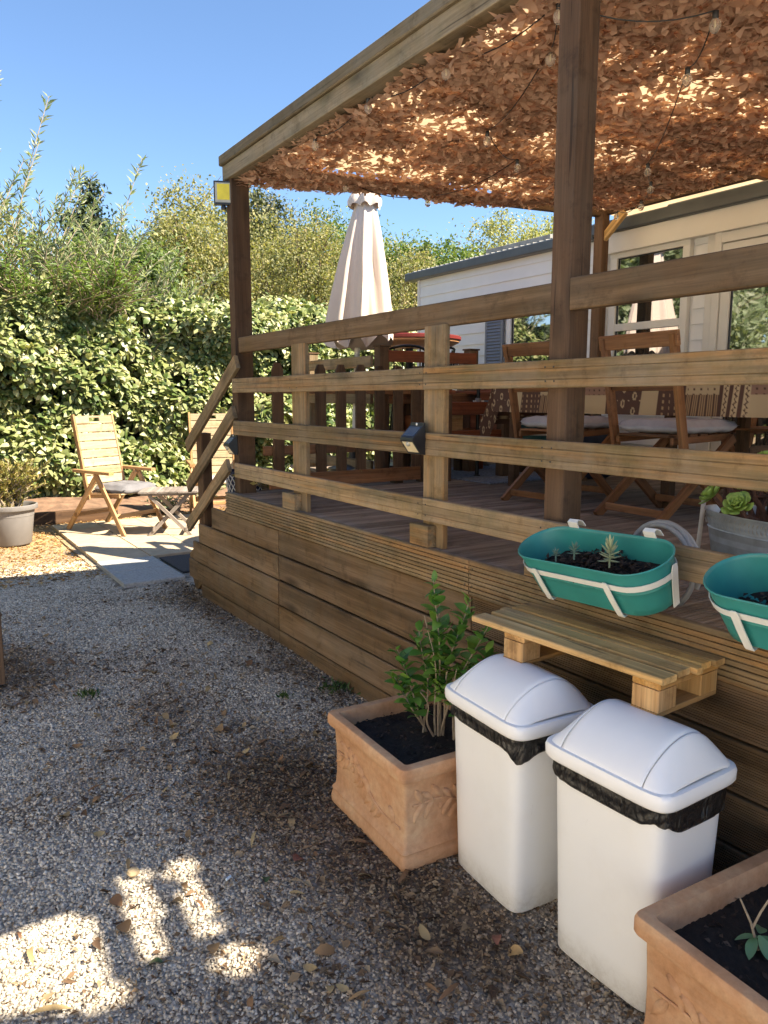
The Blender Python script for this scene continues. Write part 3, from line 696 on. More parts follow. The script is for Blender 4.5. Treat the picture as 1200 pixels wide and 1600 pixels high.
# ---- camouflage net
def net():
    root = thing('camouflage_net', 'tan desert camouflage net hung under the pergola roof', 'camouflage net', (3.4, 2.0, 2.88))
    def zf(x, y): return 2.872+0.022*(x-1.9)+0.016*np.sin(y*7.2+0.6*np.sin(x*1.7))-0.022*np.exp(-((x-3.4)/1.0)**2)+0.012*np.sin(x*6+y*2)
    n = 62000; x = rng.uniform(1.97, 4.74, n); y = rng.uniform(0.25, 4.80, n)
    y = y*(1-0.058*(x-1.95))
    den = 0.62+0.27*np.sin(y*7.2+0.6*np.sin(x*1.7)+0.9)+0.22*np.sin(x*2.1+y*1.3)+0.20*np.sin(x*5.3-y*2.2)+0.15*np.sin(x*13+y*9)
    den = np.clip(den, 0.24, 1); den = np.where(y > 4.42-0.07*x, 1, den)
    k = rng.random(n) < den*0.80; x, y = x[k], y[k]; n = len(x)
    z = zf(x, y)+rng.normal(0, 0.007, n)-np.where(y > 4.55-0.17*(x-1.95), rng.uniform(0, 0.03, n), 0)
    C_ = np.stack([x, y, z], 1)
    # each patch: a curved strip with notched sides, 8 verts
    a = rng.uniform(0, 2*np.pi, n); tl = rng.normal(0, 0.22, n)
    D = np.stack([np.cos(a)*np.cos(tl), np.sin(a)*np.cos(tl), np.sin(tl)], 1)
    Up = rand_unit(n)*0.17+np.array([0, 0, 1]); S = np.cross(D, Up); S /= np.linalg.norm(S, axis=1, keepdims=True); U = np.cross(S, D)
    L = rng.uniform(0.024, 0.040, n)[:, None]; W_ = rng.uniform(0.010, 0.017, n)[:, None]
    us = np.array([-1, -0.35, 0.35, 1.0]); V = np.zeros((n, 8, 3))
    bend = rng.normal(0, 0.5, (n, 1)); cv = rng.normal(0, 0.22, (n, 1))
    for i, u in enumerate(us):
        c = C_+D*L*u+S*L*bend*u*u+U*L*cv*u*u
        w1 = W_*rng.uniform(0.5, 1.4, (n, 1)); w2 = W_*rng.uniform(0.5, 1.4, (n, 1))
        tw = rng.normal(0, 0.3, (n, 1))
        V[:, i] = c+S*w1+U*w1*tw; V[:, 7-i] = c-S*w2-U*w2*tw
    q = np.array([[0, 1, 6, 7], [1, 2, 5, 6], [2, 3, 4, 5]])
    near = np.argsort((x-1.9)**2+(y-1.2)**2+0*z)[:300] if n > 300 else np.arange(0)
    dist = np.sqrt(x*x+y*y); near = np.argsort(dist)[:300]
    rest = np.setdiff1d(np.arange(n), near)
    off = np.array(root.location)
    for i in near:
        me = bigmesh('net_patch', V[i]-C_[i], q); link('net_patch', me, M['net_one'], root, tuple(C_[i]), None, True)
    m = len(rest); F = (np.arange(m)*8)[:, None, None]+q[None]
    o = link('net_garnish', bigmesh('net_garnish', V[rest].reshape(-1, 3)-off, F.reshape(-1, 4)), M['net'], root); o['kind'] = 'stuff'
    # carrying mesh cords
    lst = []
    for yy in np.arange(0.3, 4.7, 0.35): lst.append(([(xx-3.4, yy*(1-0.058*(xx-1.95))-2, zf(xx, yy)-2.88+.01) for xx in np.linspace(1.97, 4.86, 14)], 0.002))
    for xx in np.arange(2.0, 4.8, 0.35): lst.append(([(xx-3.4, yy*(1-0.058*(xx-1.95))-2, zf(xx, yy)-2.88+.01) for yy in np.linspace(0.25, 4.8, 24)], 0.002))
    o = tubes('net_cord', lst, M['bark'], root, 3)
    print('net patches', n)
M['net_one'] = leafmat('desert_net_cloth_piece', [(0, (0.396, 0.248, 0.166)), (0.5, (0.646, 0.427, 0.309)), (1, (0.852, 0.600, 0.449))], 0.42, 0.8, 0.2, obj=True)
for n_ in M['net_one'].node_tree.nodes:
    if n_.type == 'MIX' and n_.blend_type == 'MULTIPLY': n_.inputs[7].default_value = (1.0, 1.0, 0.92, 1)
net()

# ---- string lights under the net
def bulbs():
    root = thing('string_lights', 'black cord of clear glass globe bulbs strung under the camouflage net', 'string lights', (3.0, 2.5, 2.8))
    pts = [(2.08, 2.09, 2.80), (2.54, 1.79, 2.77), (2.86, 2.13, 2.77), (1.99, 3.22, 2.82), (2.03, 3.83, 2.82), (2.70, 3.2, 2.79), (3.15, 3.46, 2.79), (3.21, 4.42, 2.80), (3.82, 3.08, 2.78), (4.18, 3.34, 2.79), (2.3, 2.35, 2.80), (2.55, 4.4, 2.80), (2.05, 2.7, 2.81), (4.6, 3.75, 2.82), (4.75, 4.1, 2.84)]
    g = lathe('bulb', [(0.001, -0.028), (0.012, -0.026), (0.021, -0.015), (0.024, 0), (0.021, 0.013), (0.012, 0.024), (0.009, 0.028)], 12)
    s = lathe('socket', [(0.010, 0.026), (0.013, 0.03), (0.013, 0.055), (0.004, 0.06)], 10)
    f = lathe('filament', [(0.002, -0.01), (0.004, 0.0), (0.002, 0.02)], 6)
    for p in pts:
        b = link('bulb', g, M['bulb'], root, (p[0], p[1], p[2]+0.025), None, True); b.scale = (.85, .85, .85)
        link('socket', s, M['black'], b, (0, 0, 0)); link('filament', f, M['led_w'], b, (0, 0, 0))
    def cord(a, b):
        a, b = Vector(a), Vector(b); out = []
        for k in range(9):
            t = k/8; q = a.lerp(b, t); q.z += -0.05*4*t*(1-t); out.append(q-root.location)
        return out
    up = Vector((0, 0, 0.075)); P_ = [Vector(p)+up for p in pts]
    lst = [(cord(P_[i], P_[j]), 0.0026) for i, j in ((0, 1), (1, 2), (0, 12), (12, 3), (3, 4), (10, 5), (5, 6), (6, 7), (2, 8), (8, 9), (9, 13), (13, 14), (7, 11), (0, 10))]
    tubes('cord', lst, M['black'], root, 5)
bulbs()

# ================================================================== MOBILE HOME
home = thing('mobile_home', 'white clad mobile home with slate grey gutter behind the deck', 'mobile home', (5.3, 4.0, 0))
XW = 5.25
def hb(nm, x0, x1, y0, y1, z0, z1, m, parent=None, axis=1, c=0.003):
    o = box(nm, x0, x1, y0, y1, z0, z1, M[m], home, axis=axis, c=c)
    if parent is not None:
        o.parent = parent; o.matrix_parent_inverse = parent.matrix_basis.inverted()
    return o
hb('wall', XW+0.02, 8.6, -3.0, 7.38, 0.35, 2.84, 'siding', axis=0)
hb('base_skirt', XW+0.005, XW+0.018, -3.0, 7.36, 0.80, 1.0, 'siding')
# lapped boards
def lap(ya, yb, z0, z1, x=XW):
    t = 0.012; h = z1-z0
    me = extrude(abs(ya-yb), [(-t, -h/2), (0.006, -h/2), (0.006, h/2), (-0.002, h/2)])
    o = board('siding_board', (x+0.008, ya, (z0+z1)/2), (x+0.008, yb, (z0+z1)/2), h, t, M['siding'], home, prof=[(-0.014, -h/2), (0.008, -h/2), (0.008, h/2), (-0.001, h/2)])
wins = {'w1': (3.78, 4.54, 1.72, 2.72), 'door': (1.9, 3.50, 0.95, 2.62), 'w3': (5.16, 5.84, 1.3, 2.4)}
z = 1.0; k = 0
while z < 2.84:
    h = 0.118; z1 = min(z+h, 2.845)
    segs = [(7.36, 4.66), (4.60, 3.38), (1.8, -3.0)]
    out = []
    for a, b_ in segs:
        cur = [(a, b_)]
        for (w0, w1, wz0, wz1) in wins.values():
            if z1 > wz0-0.05 and z < wz1+0.05:
                nxt = []
                for p, q in cur:
                    if w0 < p and w1 > q:
                        if p > w1+0.03: nxt.append((p, w1+0.03))
                        if q < w0-0.03: nxt.append((w0-0.03, q))
                    else: nxt.append((p, q))
                cur = nxt
        out += cur
    for a, b_ in out:
        if a-b_ > 0.03 and not (z > 2.66 and a < 4.7): lap(a, b_, z, z1)
    z += h
hb('corner_trim', XW-0.022, XW+0.02, 4.60, 4.66, 1.0, 2.86, 'siding', axis=2)
hb('corner_trim', XW-0.016, XW+0.03, 7.36, 7.40, 0.8, 2.86, 'trim', axis=2)
hb('corner_trim', XW-0.012, XW+0.018, 3.56, 3.64, 1.0, 2.70, 'trim', axis=2)
hb('soffit_board', XW-0.075, XW+0.018, -3.0, 4.56, 2.70, 2.862, 'trim')
hb('gutter', XW-0.11, XW+0.03, 3.94, 4.70, 2.865, 2.965, 'fascia', c=0.01)
hb('gutter', XW-0.12, XW+0.03, -3.0, 3.935, 2.862, 2.972, 'fascia', c=0.01)
hb('gutter', XW-0.085, XW+0.05, 4.705, 7.56, 2.845, 2.935, 'fascia', c=0.01)
me = mesh('roof', [(XW-0.02, 7.5, 2.93), (XW-0.02, -3, 2.97), (7.1, 7.5, 3.22), (7.1, -3, 3.26), (8.9, 7.5, 2.9), (8.9, -3, 2.94)], [(0, 1, 3, 2), (2, 3, 5, 4)])
rf = link('roof', me, M['roof'], home, home.location, None, True); rf.location = Vector((0, 0, 0))-home.location
for i in range(34):
    y = 7.46-0.1*i*0.85
    o = board('roof_rib', (XW-0.03, y, 2.945), (7.1, y, 3.235), 0.022, 0.03, M['roof'], home)
hb('roof_cap', 5.5, 5.85, 5.55, 6.5, 3.0, 3.075, 'roof')
hb('roof_cap', 5.5, 5.8, 5.0, 5.5, 2.995, 3.05, 'roof')
# windows
def window(y0, y1, z0, z1, bar=None, fw=0.062, x=XW-0.03, fm='trim', vert=None, name='window'):
    f = hb(name, x, x+0.05, y0, y1, z0, z0+fw, fm)
    hb('frame', x, x+0.05, y0, y1, z1-fw, z1, fm, f); hb('frame', x, x+0.05, y0, y0+fw, z0+fw, z1-fw, fm, f, 2); hb('frame', x, x+0.05, y1-fw, y1, z0+fw, z1-fw, fm, f, 2)
    if bar: hb('mullion', x+0.004, x+0.05, y0+fw, y1-fw, bar-0.03, bar+0.03, fm, f)
    if vert: hb('mullion', x+0.004, x+0.05, vert-0.035, vert+0.035, z0+fw, z1-fw, fm, f, 2)
    g = hb('pane', x+0.026, x+0.034, y0+fw*0.9, y1-fw*0.9, z0+fw*0.9, z1-fw*0.9, 'glass', f, 1, 0.0005)
    # a thin dark gasket line round the glass
    for a in ((y0+fw, y0+fw+0.008), (y1-fw-0.008, y1-fw)): hb('gasket', x+0.018, x+0.027, a[0], a[1], z0+fw, z1-fw, 'black', f, 2, 0.001)
    hb('gasket', x+0.018, x+0.027, y0+fw, y1-fw, z1-fw-0.01, z1-fw, 'black', f, 1, 0.001)
    return f
window(*wins['w1'], bar=2.09)
window(*wins['door'], fw=0.075, vert=2.6, name='glazed_door')
window(*wins['w3'], fm='siding')
hb('door_casing', XW-0.045, XW+0.018, 3.505, 3.56, 0.95, 2.70, 'trim', axis=2)
hb('door_casing', XW-0.045, XW+0.018, 1.8, 3.503, 2.625, 2.698, 'trim')
sh = hb('shutter', XW-0.035, XW-0.028, 5.87, 6.14, 1.3, 2.4, 'shutter', axis=2)
for a in (5.87, 6.11): hb('shutter_frame', XW-0.052, XW-0.036, a, a+0.03, 1.3, 2.4, 'shutter', sh, 2)
for k in range(34):
    z = 1.33+0.0315*k
    o = board('louvre', (XW-0.044, 5.90, z), (XW-0.044, 6.11, z), 0.03, 0.004, M['shutter'], home, up=(0.5, 0, 1)); o.parent = sh; o.matrix_parent_inverse = sh.matrix_basis.inverted()
hb('kerb', 5.18, XW, 2.0, 6.3, ZD+0.002, 0.90, 'trim')

# unseen cream mobile home, added left of frame to bounce warm sunlight
def add_bounce_home():
    r = thing('bounce_home', 'unseen cream clad mobile home added across the gravel to bounce warm light', 'mobile home', (-3.4, -1.0, 0))
    def nb(nm, x0, x1, y0, y1, z0, z1, m, axis=1): return box(nm, x0, x1, y0, y1, z0, z1, M[m], r, axis=axis)
    nb('wall', -7.5, -3.4, -8.0, 5.2, 0.4, 3.0, 'creamwall', 0); nb('base_skirt', -7.4, -3.42, -7.9, 5.1, 0.0, 0.4, 'creamwall')
    for k in range(22): nb('siding_board', -3.399, -3.385, -8.0, 5.2, 0.42+0.117*k, 0.42+0.117*k+0.113, 'creamwall')
    nb('roof', -7.7, -3.25, -8.2, 5.4, 3.0, 3.1, 'roof', 0)
    for y in (-5.5, -2.0, 2.2):
        w = nb('window', -3.384, -3.35, y, y+1.1, 1.3, 2.4, 'trim', 2); g = nb('pane', -3.349, -3.345, y+.06, y+1.04, 1.36, 2.34, 'glass', 2)
        g.parent = w; g.matrix_parent_inverse = w.matrix_basis.inverted()
M['creamwall'] = plain('cream_siding', (0.80, 0.75, 0.66), 0.6, var=0.03, scale=3, bmp=0.02)
add_bounce_home()

# ================================================================== HEDGE, TREES
def ground_bank():
    # earth bank with a timber edging under the hedge
    V = []; nx, ny = 40, 8
    for j in range(ny):
        for i in range(nx):
            x = -9+18*i/(nx-1); y = 9.85+2.2*j/(ny-1); V.append((x, y, 0.16*min(1, j/3)+0.03*math.sin(x*3+j)+0.0))
    F = [(j*nx+i, j*nx+i+1, (j+1)*nx+i+1, (j+1)*nx+i) for j in range(ny-1) for i in range(nx-1)]
    o = link('earth_bank', mesh('earth_bank', V, F, True), M['bankearth']); o['kind'] = 'structure'
M['bankearth'] = plain('dry_reddish_earth', (0.176, 0.104, 0.064), 0.95, var=0.4, scale=9, bmp=0.6)
ground_bank()
e = thing('timber_edging', 'low dark sleeper edging holding back the earth under the hedge', 'edging', (2.0, 9.9, 0))
for x0, x1 in ((-3.0, 0.4), (0.42, 2.3)):
    box('sleeper', x0, x1, 9.80, 9.90, -0.02, 0.13, M['post'], e)

def hedge():
    root = thing('laurel_hedge', 'tall dense leafy hedge with pale glossy leaves behind the garden chairs', 'hedge', (2.5, 11.5, 0))
    def top(x): return 2.93+0.13*np.sin(x*1.3+0.5)+0.08*np.sin(x*3.7)
    def front(x, z): return 11.0+0.16*np.sin(x*1.9+z*0.8)+0.13*np.sin(x*4.3-z*3.1)+0.11*np.sin(z*4.7+x*1.1)
    n = 84000; x = rng.uniform(-7, 9.5, n); x[:62000] = rng.uniform(0.0, 7.8, 62000)
    z = rng.uniform(0.12, 3.15, n); dep = rng.exponential(0.15, n)
    t = top(x); k = z < t+rng.normal(0, 0.1, n); x, z, dep = x[k], z[k], dep[k]; n = len(x)
    y = front(x, z)+dep
    # round shoulder at the top
    y += np.clip(z-(top(x)-0.25), 0, 1)*1.3
    holes = np.sin(x*5.1+1.3*np.sin(z*3.0))*np.sin(z*6.3+1.7*np.sin(x*2.6))+0.5*np.sin(x*11+z*7)
    k = (rng.random(n) < 1-0.93*np.clip(holes-0.02, 0, 0.6)/0.6) | (dep > 0.30); x, y, z, dep = x[k], y[k], z[k], dep[k]; n = len(x)
    P = np.stack([x, y, z], 1)
    D = np.stack([rng.normal(0, 0.75, n), -0.35-0.4*rng.random(n), rng.normal(-0.25, 0.6, n)], 1)
    Nn = np.stack([rng.normal(0.15, 0.5, n), rng.normal(-0.6, 0.4, n), rng.normal(0.75, 0.45, n)], 1)
    L = rng.uniform(0.075, 0.145, n); Wd = L*rng.uniform(0.22, 0.32, n)
    V, F = leaves_np(P, D, Nn, L, Wd, 0.18, 0.2, True)
    off = np.array(root.location); vis = np.where((x > 0.3) & (x < 4.5) & (dep < 0.10) & (L > 0.125))[0][:290]
    rest = np.setdiff1d(np.arange(n), vis)
    q = np.array([[0, 1, 5], [1, 2, 5], [2, 4, 5], [2, 3, 4]])
    Vr = V.reshape(n, 6, 3)
    for i in vis: link('leaf', bigmesh('leaf', Vr[i]-P[i], q), M['hedge_one'], root, tuple(P[i]), None, True)
    F2 = (np.arange(len(rest))*6)[:, None, None]+q[None]
    o = link('foliage', bigmesh('foliage', Vr[rest].reshape(-1, 3)-off, F2.reshape(-1, 3)), M['hedge'], root); o['kind'] = 'stuff'
    # woody interior
    lst = []
    for i in range(150):
        xx = random.uniform(-6.5, 9); b0 = Vector((xx, 11.75+random.uniform(-.2, .2), 0.0)); h = random.uniform(2.2, 2.9)
        pts = [b0+Vector((random.uniform(-.12, .12)*t*3, -0.35*math.sin(t*1.5)+random.uniform(-.1, .1), h*t)) for t in (0, .25, .5, .75, 1)]
        lst.append(([p-root.location for p in pts], [0.022, 0.018, 0.014, 0.010, 0.006]))
    tubes('stems', lst, M['bark'], root, 5)
    # inner leaves, with the shade inside the hedge put into their dark colour
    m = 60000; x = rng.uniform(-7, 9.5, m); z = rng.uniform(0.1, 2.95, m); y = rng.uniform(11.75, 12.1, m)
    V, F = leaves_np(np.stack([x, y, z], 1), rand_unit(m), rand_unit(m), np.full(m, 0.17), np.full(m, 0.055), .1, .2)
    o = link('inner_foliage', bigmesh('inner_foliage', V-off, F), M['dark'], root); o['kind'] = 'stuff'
M['hedge_one'] = leafmat('laurustinus_leaf_single', [(0.0, (0.06, 0.10, 0.025)), (0.5, (0.20, 0.235, 0.08)), (1.0, (0.42, 0.41, 0.20))], 0.25, 0.36, 0.75, obj=True)
hedge()

def tree(name, label, base, H, blobs, nl, ls, mat, cat='tree', group=None, trunk=0.09, sprays=0, wr=0.3):
    """blobs: (x, y, z, rx, ry, rz) crown masses relative to base"""
    root = thing(name, label, cat, base, 0, group)
    lst = [([(0, 0, -0.2), (0.05, 0.03, H*0.3), (-0.04, 0, H*0.6), (0, 0, H*0.92)], [trunk, trunk*0.8, trunk*0.5, trunk*0.15])]
    for b in blobs:
        c = Vector(b[:3]); s = Vector((0, 0, max(0.3, min(c.z*0.45, H*0.5))))
        lst.append(([s, s.lerp(c, 0.5)+Vector((0, 0, 0.15)), c, c+Vector((b[3]*0.3, 0, b[5]*0.7))], [trunk*0.6, trunk*0.42, trunk*0.25, trunk*0.08]))
        for k in range(5):
            d = Vector((random.gauss(0, 1)*b[3], random.gauss(0, 1)*b[4], abs(random.gauss(0, 1))*b[5]))*0.6
            lst.append(([c, c+d*0.5+Vector((0, 0, .05)), c+d], [trunk*0.22, trunk*0.13, trunk*0.05]))
    tubes('trunk', lst, M['bark'], root, 6)
    vols = np.array([b[3]*b[5] for b in blobs]); vols = vols/vols.sum(); Ps = []; sz = []
    for b, w in zip(blobs, vols):
        nc = max(12, int(w*nl/38)); u = rand_unit(nc); rr = rng.random((nc, 1))**(1/4.5)
        cc = np.array(b[:3])+u*rr*np.array(b[3:6])*(1+0.16*np.sin(u[:, :1]*7+u[:, 2:]*9))
        m = int(w*nl/nc)+1; sig = 0.13*min(b[3], b[5])**0.5+0.05
        p = (cc[:, None, :]+rng.normal(0, 1, (nc, m, 3))*sig*rng.uniform(0.5, 1.3, (nc, 1, 1))).reshape(-1, 3); Ps.append(p)
    P = np.concatenate(Ps); n = len(P)
    D = rand_unit(n)+np.array([0, 0, -0.15]); Nn = rand_unit(n)*0.8+np.array([0.25, -0.35, 0.7])
    L = rng.uniform(0.7, 1.3, n)*ls; V, F = leaves_np(P, D, Nn, L, L*wr, 0.15, 0.2)
    o = link('crown', bigmesh('crown', V, F), M[mat], root); o['kind'] = 'stuff'
    return root

def shoots(name, label, base, specs, mat, leafL, cat='shrub', per=26, hw=0.09, group=None):
    """long leafy shoots: specs (x, y, z0, dx, dy, length, lean)"""
    root = thing(name, label, cat, base, 0, group); lst = []; PP = []; DD = []; LL = []
    for (x, y, z0, dx, dy, Ln) in specs:
        pts = []; k = 9
        for i in range(k):
            t = i/(k-1); pts.append(Vector((x+dx*t*t+0.02*math.sin(9*t+x), y+dy*t*t, z0+Ln*t-0.12*Ln*t*t*abs(dx))))
        lst.append((pts, [0.012*(1-0.8*i/(k-1))+0.002 for i in range(k)]))
        m = int(per*Ln)
        for j in range(m):
            t = random.random()**0.7; f = t*(k-1); i = min(int(f), k-2); p = pts[i].lerp(pts[i+1], f-i)
            ax = (pts[i+1]-pts[i]).normalized(); a = random.uniform(0, 6.28)
            side = Vector((math.cos(a), math.sin(a), 0)); d = ax*0.75+side*0.7
            PP.append(p); DD.append(d); LL.append(leafL*random.uniform(0.6, 1.2))
    tubes('stems', lst, M['twig'], root, 5)
    P = np.array([tuple(p) for p in PP]); D = np.array([tuple(d) for d in DD]); L = np.array(LL)
    V, F = leaves_np(P, D, rand_unit(len(P))+np.array([0, 0, .5]), L, L*hw, 0.1, 0.25)
    o = link('leaves', bigmesh('leaves', V, F), M[mat], root); o['kind'] = 'stuff'
    return root

# willow thicket at the left, behind the hedge
sp = []
for i in range(520):
    x = random.uniform(-2.6, 2.1); t = random.random()
    hh = (3.0 if x < -0.3 else 3.0-0.62*(x+0.3))*random.uniform(0.4, 1.0)
    sp.append((x, random.uniform(-0.6, 0.5), random.uniform(1.2, 2.2), random.uniform(-1.0, 1.1), random.uniform(-0.9, 0.2), hh))
shoots('willow_thicket', 'pale green willow thicket with long narrow leaves rising above the hedge at the left', (2.0, 12.3, 0), sp, 'willow', 0.12, 'thicket', per=42)
sp = [(-0.85, 0, 1.5, 0.45, 0, 4.7), (-0.45, 0.1, 1.5, 0.70, 0.05, 4.6), (-0.1, 0.1, 1.5, 0.75, 0.0, 3.6), (0.75, 0, 1.5, 0.75, 0, 3.9), (-0.55, 0, 1.5, 0.6, 0, 3.8), (-0.9, 0, 1.5, 0.75, 0, 3.6), (-0.2, 0, 1.5, 0.45, 0, 3.0), (1.2, 0, 1.5, 0.6, 0, 2.2), (-0.75, 0, 1.5, -0.1, 0, 3.9), (0.1, 0, 1.5, 0.75, 0, 2.8)]
shoots('willow_shoots', 'tall thin willow shoots with sparse silvery leaves standing against the sky', (1.95, 12.0, 0), sp, 'willow', 0.145, 'willow', per=27, hw=0.09)
# bright green trailing foliage falling over the hedge top
sp = []
for i in range(110):
    sp.append((random.uniform(-0.9, 0.9), random.uniform(-0.1, 0.3), random.uniform(-0.2, 0.3), random.uniform(-0.45, 0.45), random.uniform(-0.9, -0.3), random.uniform(-0.45, 0.5)))
def trailing():
    sp2 = [(x, y, z0, dx, dy, max(0.15, abs(l))) for x, y, z0, dx, dy, l in sp]
    r = shoots('trailing_shrub', 'bright green feathery shrub spilling over the hedge top below the willow', (2.05, 11.15, 2.75), sp2, 'bright', 0.11, 'shrub', per=90, hw=0.1)
M['bright'] = leafmat('bright_feathery_leaf', [(0, (0.070, 0.130, 0.027)), (0.6, (0.154, 0.234, 0.055)), (1, (0.280, 0.312, 0.091))], 0.4, 0.5)
trailing()
tree('conifer', 'small dark conifer tip poking up behind the willow thicket', (3.75, 17.0, 0), 6.0, [(0, 0, 5.0, .35, .35, .35), (0, 0, 4.4, .6, .6, .4), (0, 0, 5.55, .18, .18, .35), (0.25, 0, 4.75, .4, .4, .2), (-.25, 0, 5.1, .3, .3, .12)], 5200, 0.09, 'dark')
tree('yellowing_tree', 'yellow green bushy tree between the willow thicket and the corner post', (4.6, 13.6, 0), 4.9, [(-0.6, 0, 3.1, .8, .7, .9), (0.2, 0, 3.4, .85, .7, 1.0), (-0.1, 0, 4.15, .55, .5, .5), (-1.1, 0, 3.1, .5, .5, .7), (0.7, .2, 3.9, .5, .5, .8)], 17000, 0.062, 'olivey')
tree('green_underbush', 'grey green bush between the willow thicket and the yellowing tree', (3.3, 13.0, 0), 4.1, [(0, 0, 3.2, .8, .6, .75), (.5, 0, 3.4, .5, .5, .6), (-.6, .2, 3.5, .5, .5, .5)], 11000, 0.07, 'greenleaf')
tree('round_tree', 'large round topped green and gold tree behind the corner post', (6.6, 16.5, 0), 6.2, [(-0.9, 0, 5.25, .8, .8, .75), (-0.3, 0, 4.3, 1.2, .9, 1.1), (0.7, 0, 4.4, 1.2, .9, 1.2), (-1.1, 0, 3.8, .8, .8, 1.0)], 19000, 0.075, 'olivey')
tree('dark_oak', 'dark leafy evergreen oak just right of the corner post', (7.6, 17.2, 0), 6.3, [(0, 0, 5.6, .75, .7, .7), (0.3, 0, 4.7, .7, .7, .8), (-.3, 0, 5.0, .5, .5, .7)], 11000, 0.085, 'dark2')
tree('yellow_poplar', 'sunlit yellow green tree seen just left of the closed parasol', (7.5, 14.6, 0), 5.3, [(-0.2, 0, 4.0, .9, .8, 1.1), (0.35, 0, 4.5, .6, .6, .8), (-1.0, 0, 3.5, .8, .7, .8), (0.5, 0, 3.4, .8, .6, .7)], 17000, 0.06, 'olivey')
tree('evergreen_tree', 'mid green evergreen tree behind the top of the closed parasol', (10.4, 17.5, 0), 6.3, [(-0.9, 0, 5.3, .9, .8, .9), (0.2, 0, 4.9, .9, .8, .9), (0.5, 0, 4.0, 1.1, .8, .9), (-.8, 0, 4.2, .9, .8, .9)], 16000, 0.085, 'greenleaf')
tree('brown_tinged_tree', 'brownish green tree in the gap right of the closed parasol', (9.9, 14.6, 0), 4.9, [(0, 0, 3.6, .9, .7, 1.0), (0.5, 0, 4.3, .5, .5, .5), (-.8, 0, 3.3, .7, .6, .8)], 12000, 0.055, 'olivey')
tree('fig_tree', 'deep green large leaved tree behind the left end of the mobile home', (12.6, 16.5, 0), 5.6, [(-1.0, 0, 4.7, .8, .8, .75), (0.1, 0, 4.9, .9, .8, .7), (0.6, 0, 4.0, 1.0, .8, .9), (-.9, 0, 3.7, .9, .8, .9)], 15000, 0.10, 'greenleaf')
tree('pale_poplar', 'pale green poplar above the mobile home roof left of the middle post', (14.8, 16.8, 0), 6.8, [(0, 0, 5.6, 1.1, .9, .95), (1.1, 0, 5.4, 1.0, .8, 1.0), (-.9, 0, 4.7, .9, .8, .8), (0.6, 0, 4.4, 1.2, .8, .9), (2.3, 0, 5.5, 1.1, .8, 1.2)], 24000, 0.08, 'pale')
tree('pale_poplar', 'pale green poplar seen just right of the middle post over the roof', (18.6, 17.5, 0), 6.8, [(0, 0, 5.6, 1.5, .9, 1.2), (1.3, 0, 5.4, 1.3, .8, 1.2)], 9000, 0.09, 'pale')
def wooded_bank():
    n = 46000; x = rng.uniform(2.5, 22, n); y = rng.uniform(19.5, 21.5, n); t = 5.6+0.5*np.sin(x*1.1)+0.3*np.sin(x*2.9+1)
    z = 2.0+(t-2.0)*rng.random(n)**0.8; L = rng.uniform(.06, .13, n)*1.3; V, F = leaves_np(np.stack([x, y, z], 1), rand_unit(n), rand_unit(n)*.8+np.array([.2, -.4, .6]), L, L*.32)
    o = link('wooded_bank', bigmesh('wooded_bank', V, F), M['olivey']); o['kind'] = 'stuff'
wooded_bank()
# more planting out of view to the left so the windows have a garden to mirror
tree('garden_tree', 'leafy green garden tree standing left of the willow thicket', (-2.6, 9.6, 0), 4.6, [(0, 0, 2.6, 1.7, 1.3, 1.5), (0.2, 0, 4.6, 1.7, 1.0, 1.5), (0, .5, 6.0, 1.5, .8, 1.2), (-2.2, 0.5, 3.5, 1.5, 1.0, 2.2), (-.6, 0, 1.3, 1.6, 1.2, .9), (1.4, .3, 2.6, 1.2, 1.0, 1.4), (1.2, 0.4, 4.2, 1.0, 0.9, 0.9)], 60000, 0.13, 'willow')
tree('garden_bush', 'wide yellow green bush on the lawn far left of the terrace', (-5.2, 7.0, 0), 3.6, [(0, 0, 1.6, 1.9, 1.6, 1.4), (0, 0, 2.9, 1.6, 1.2, 1.2)], 22000, 0.12, 'willow')

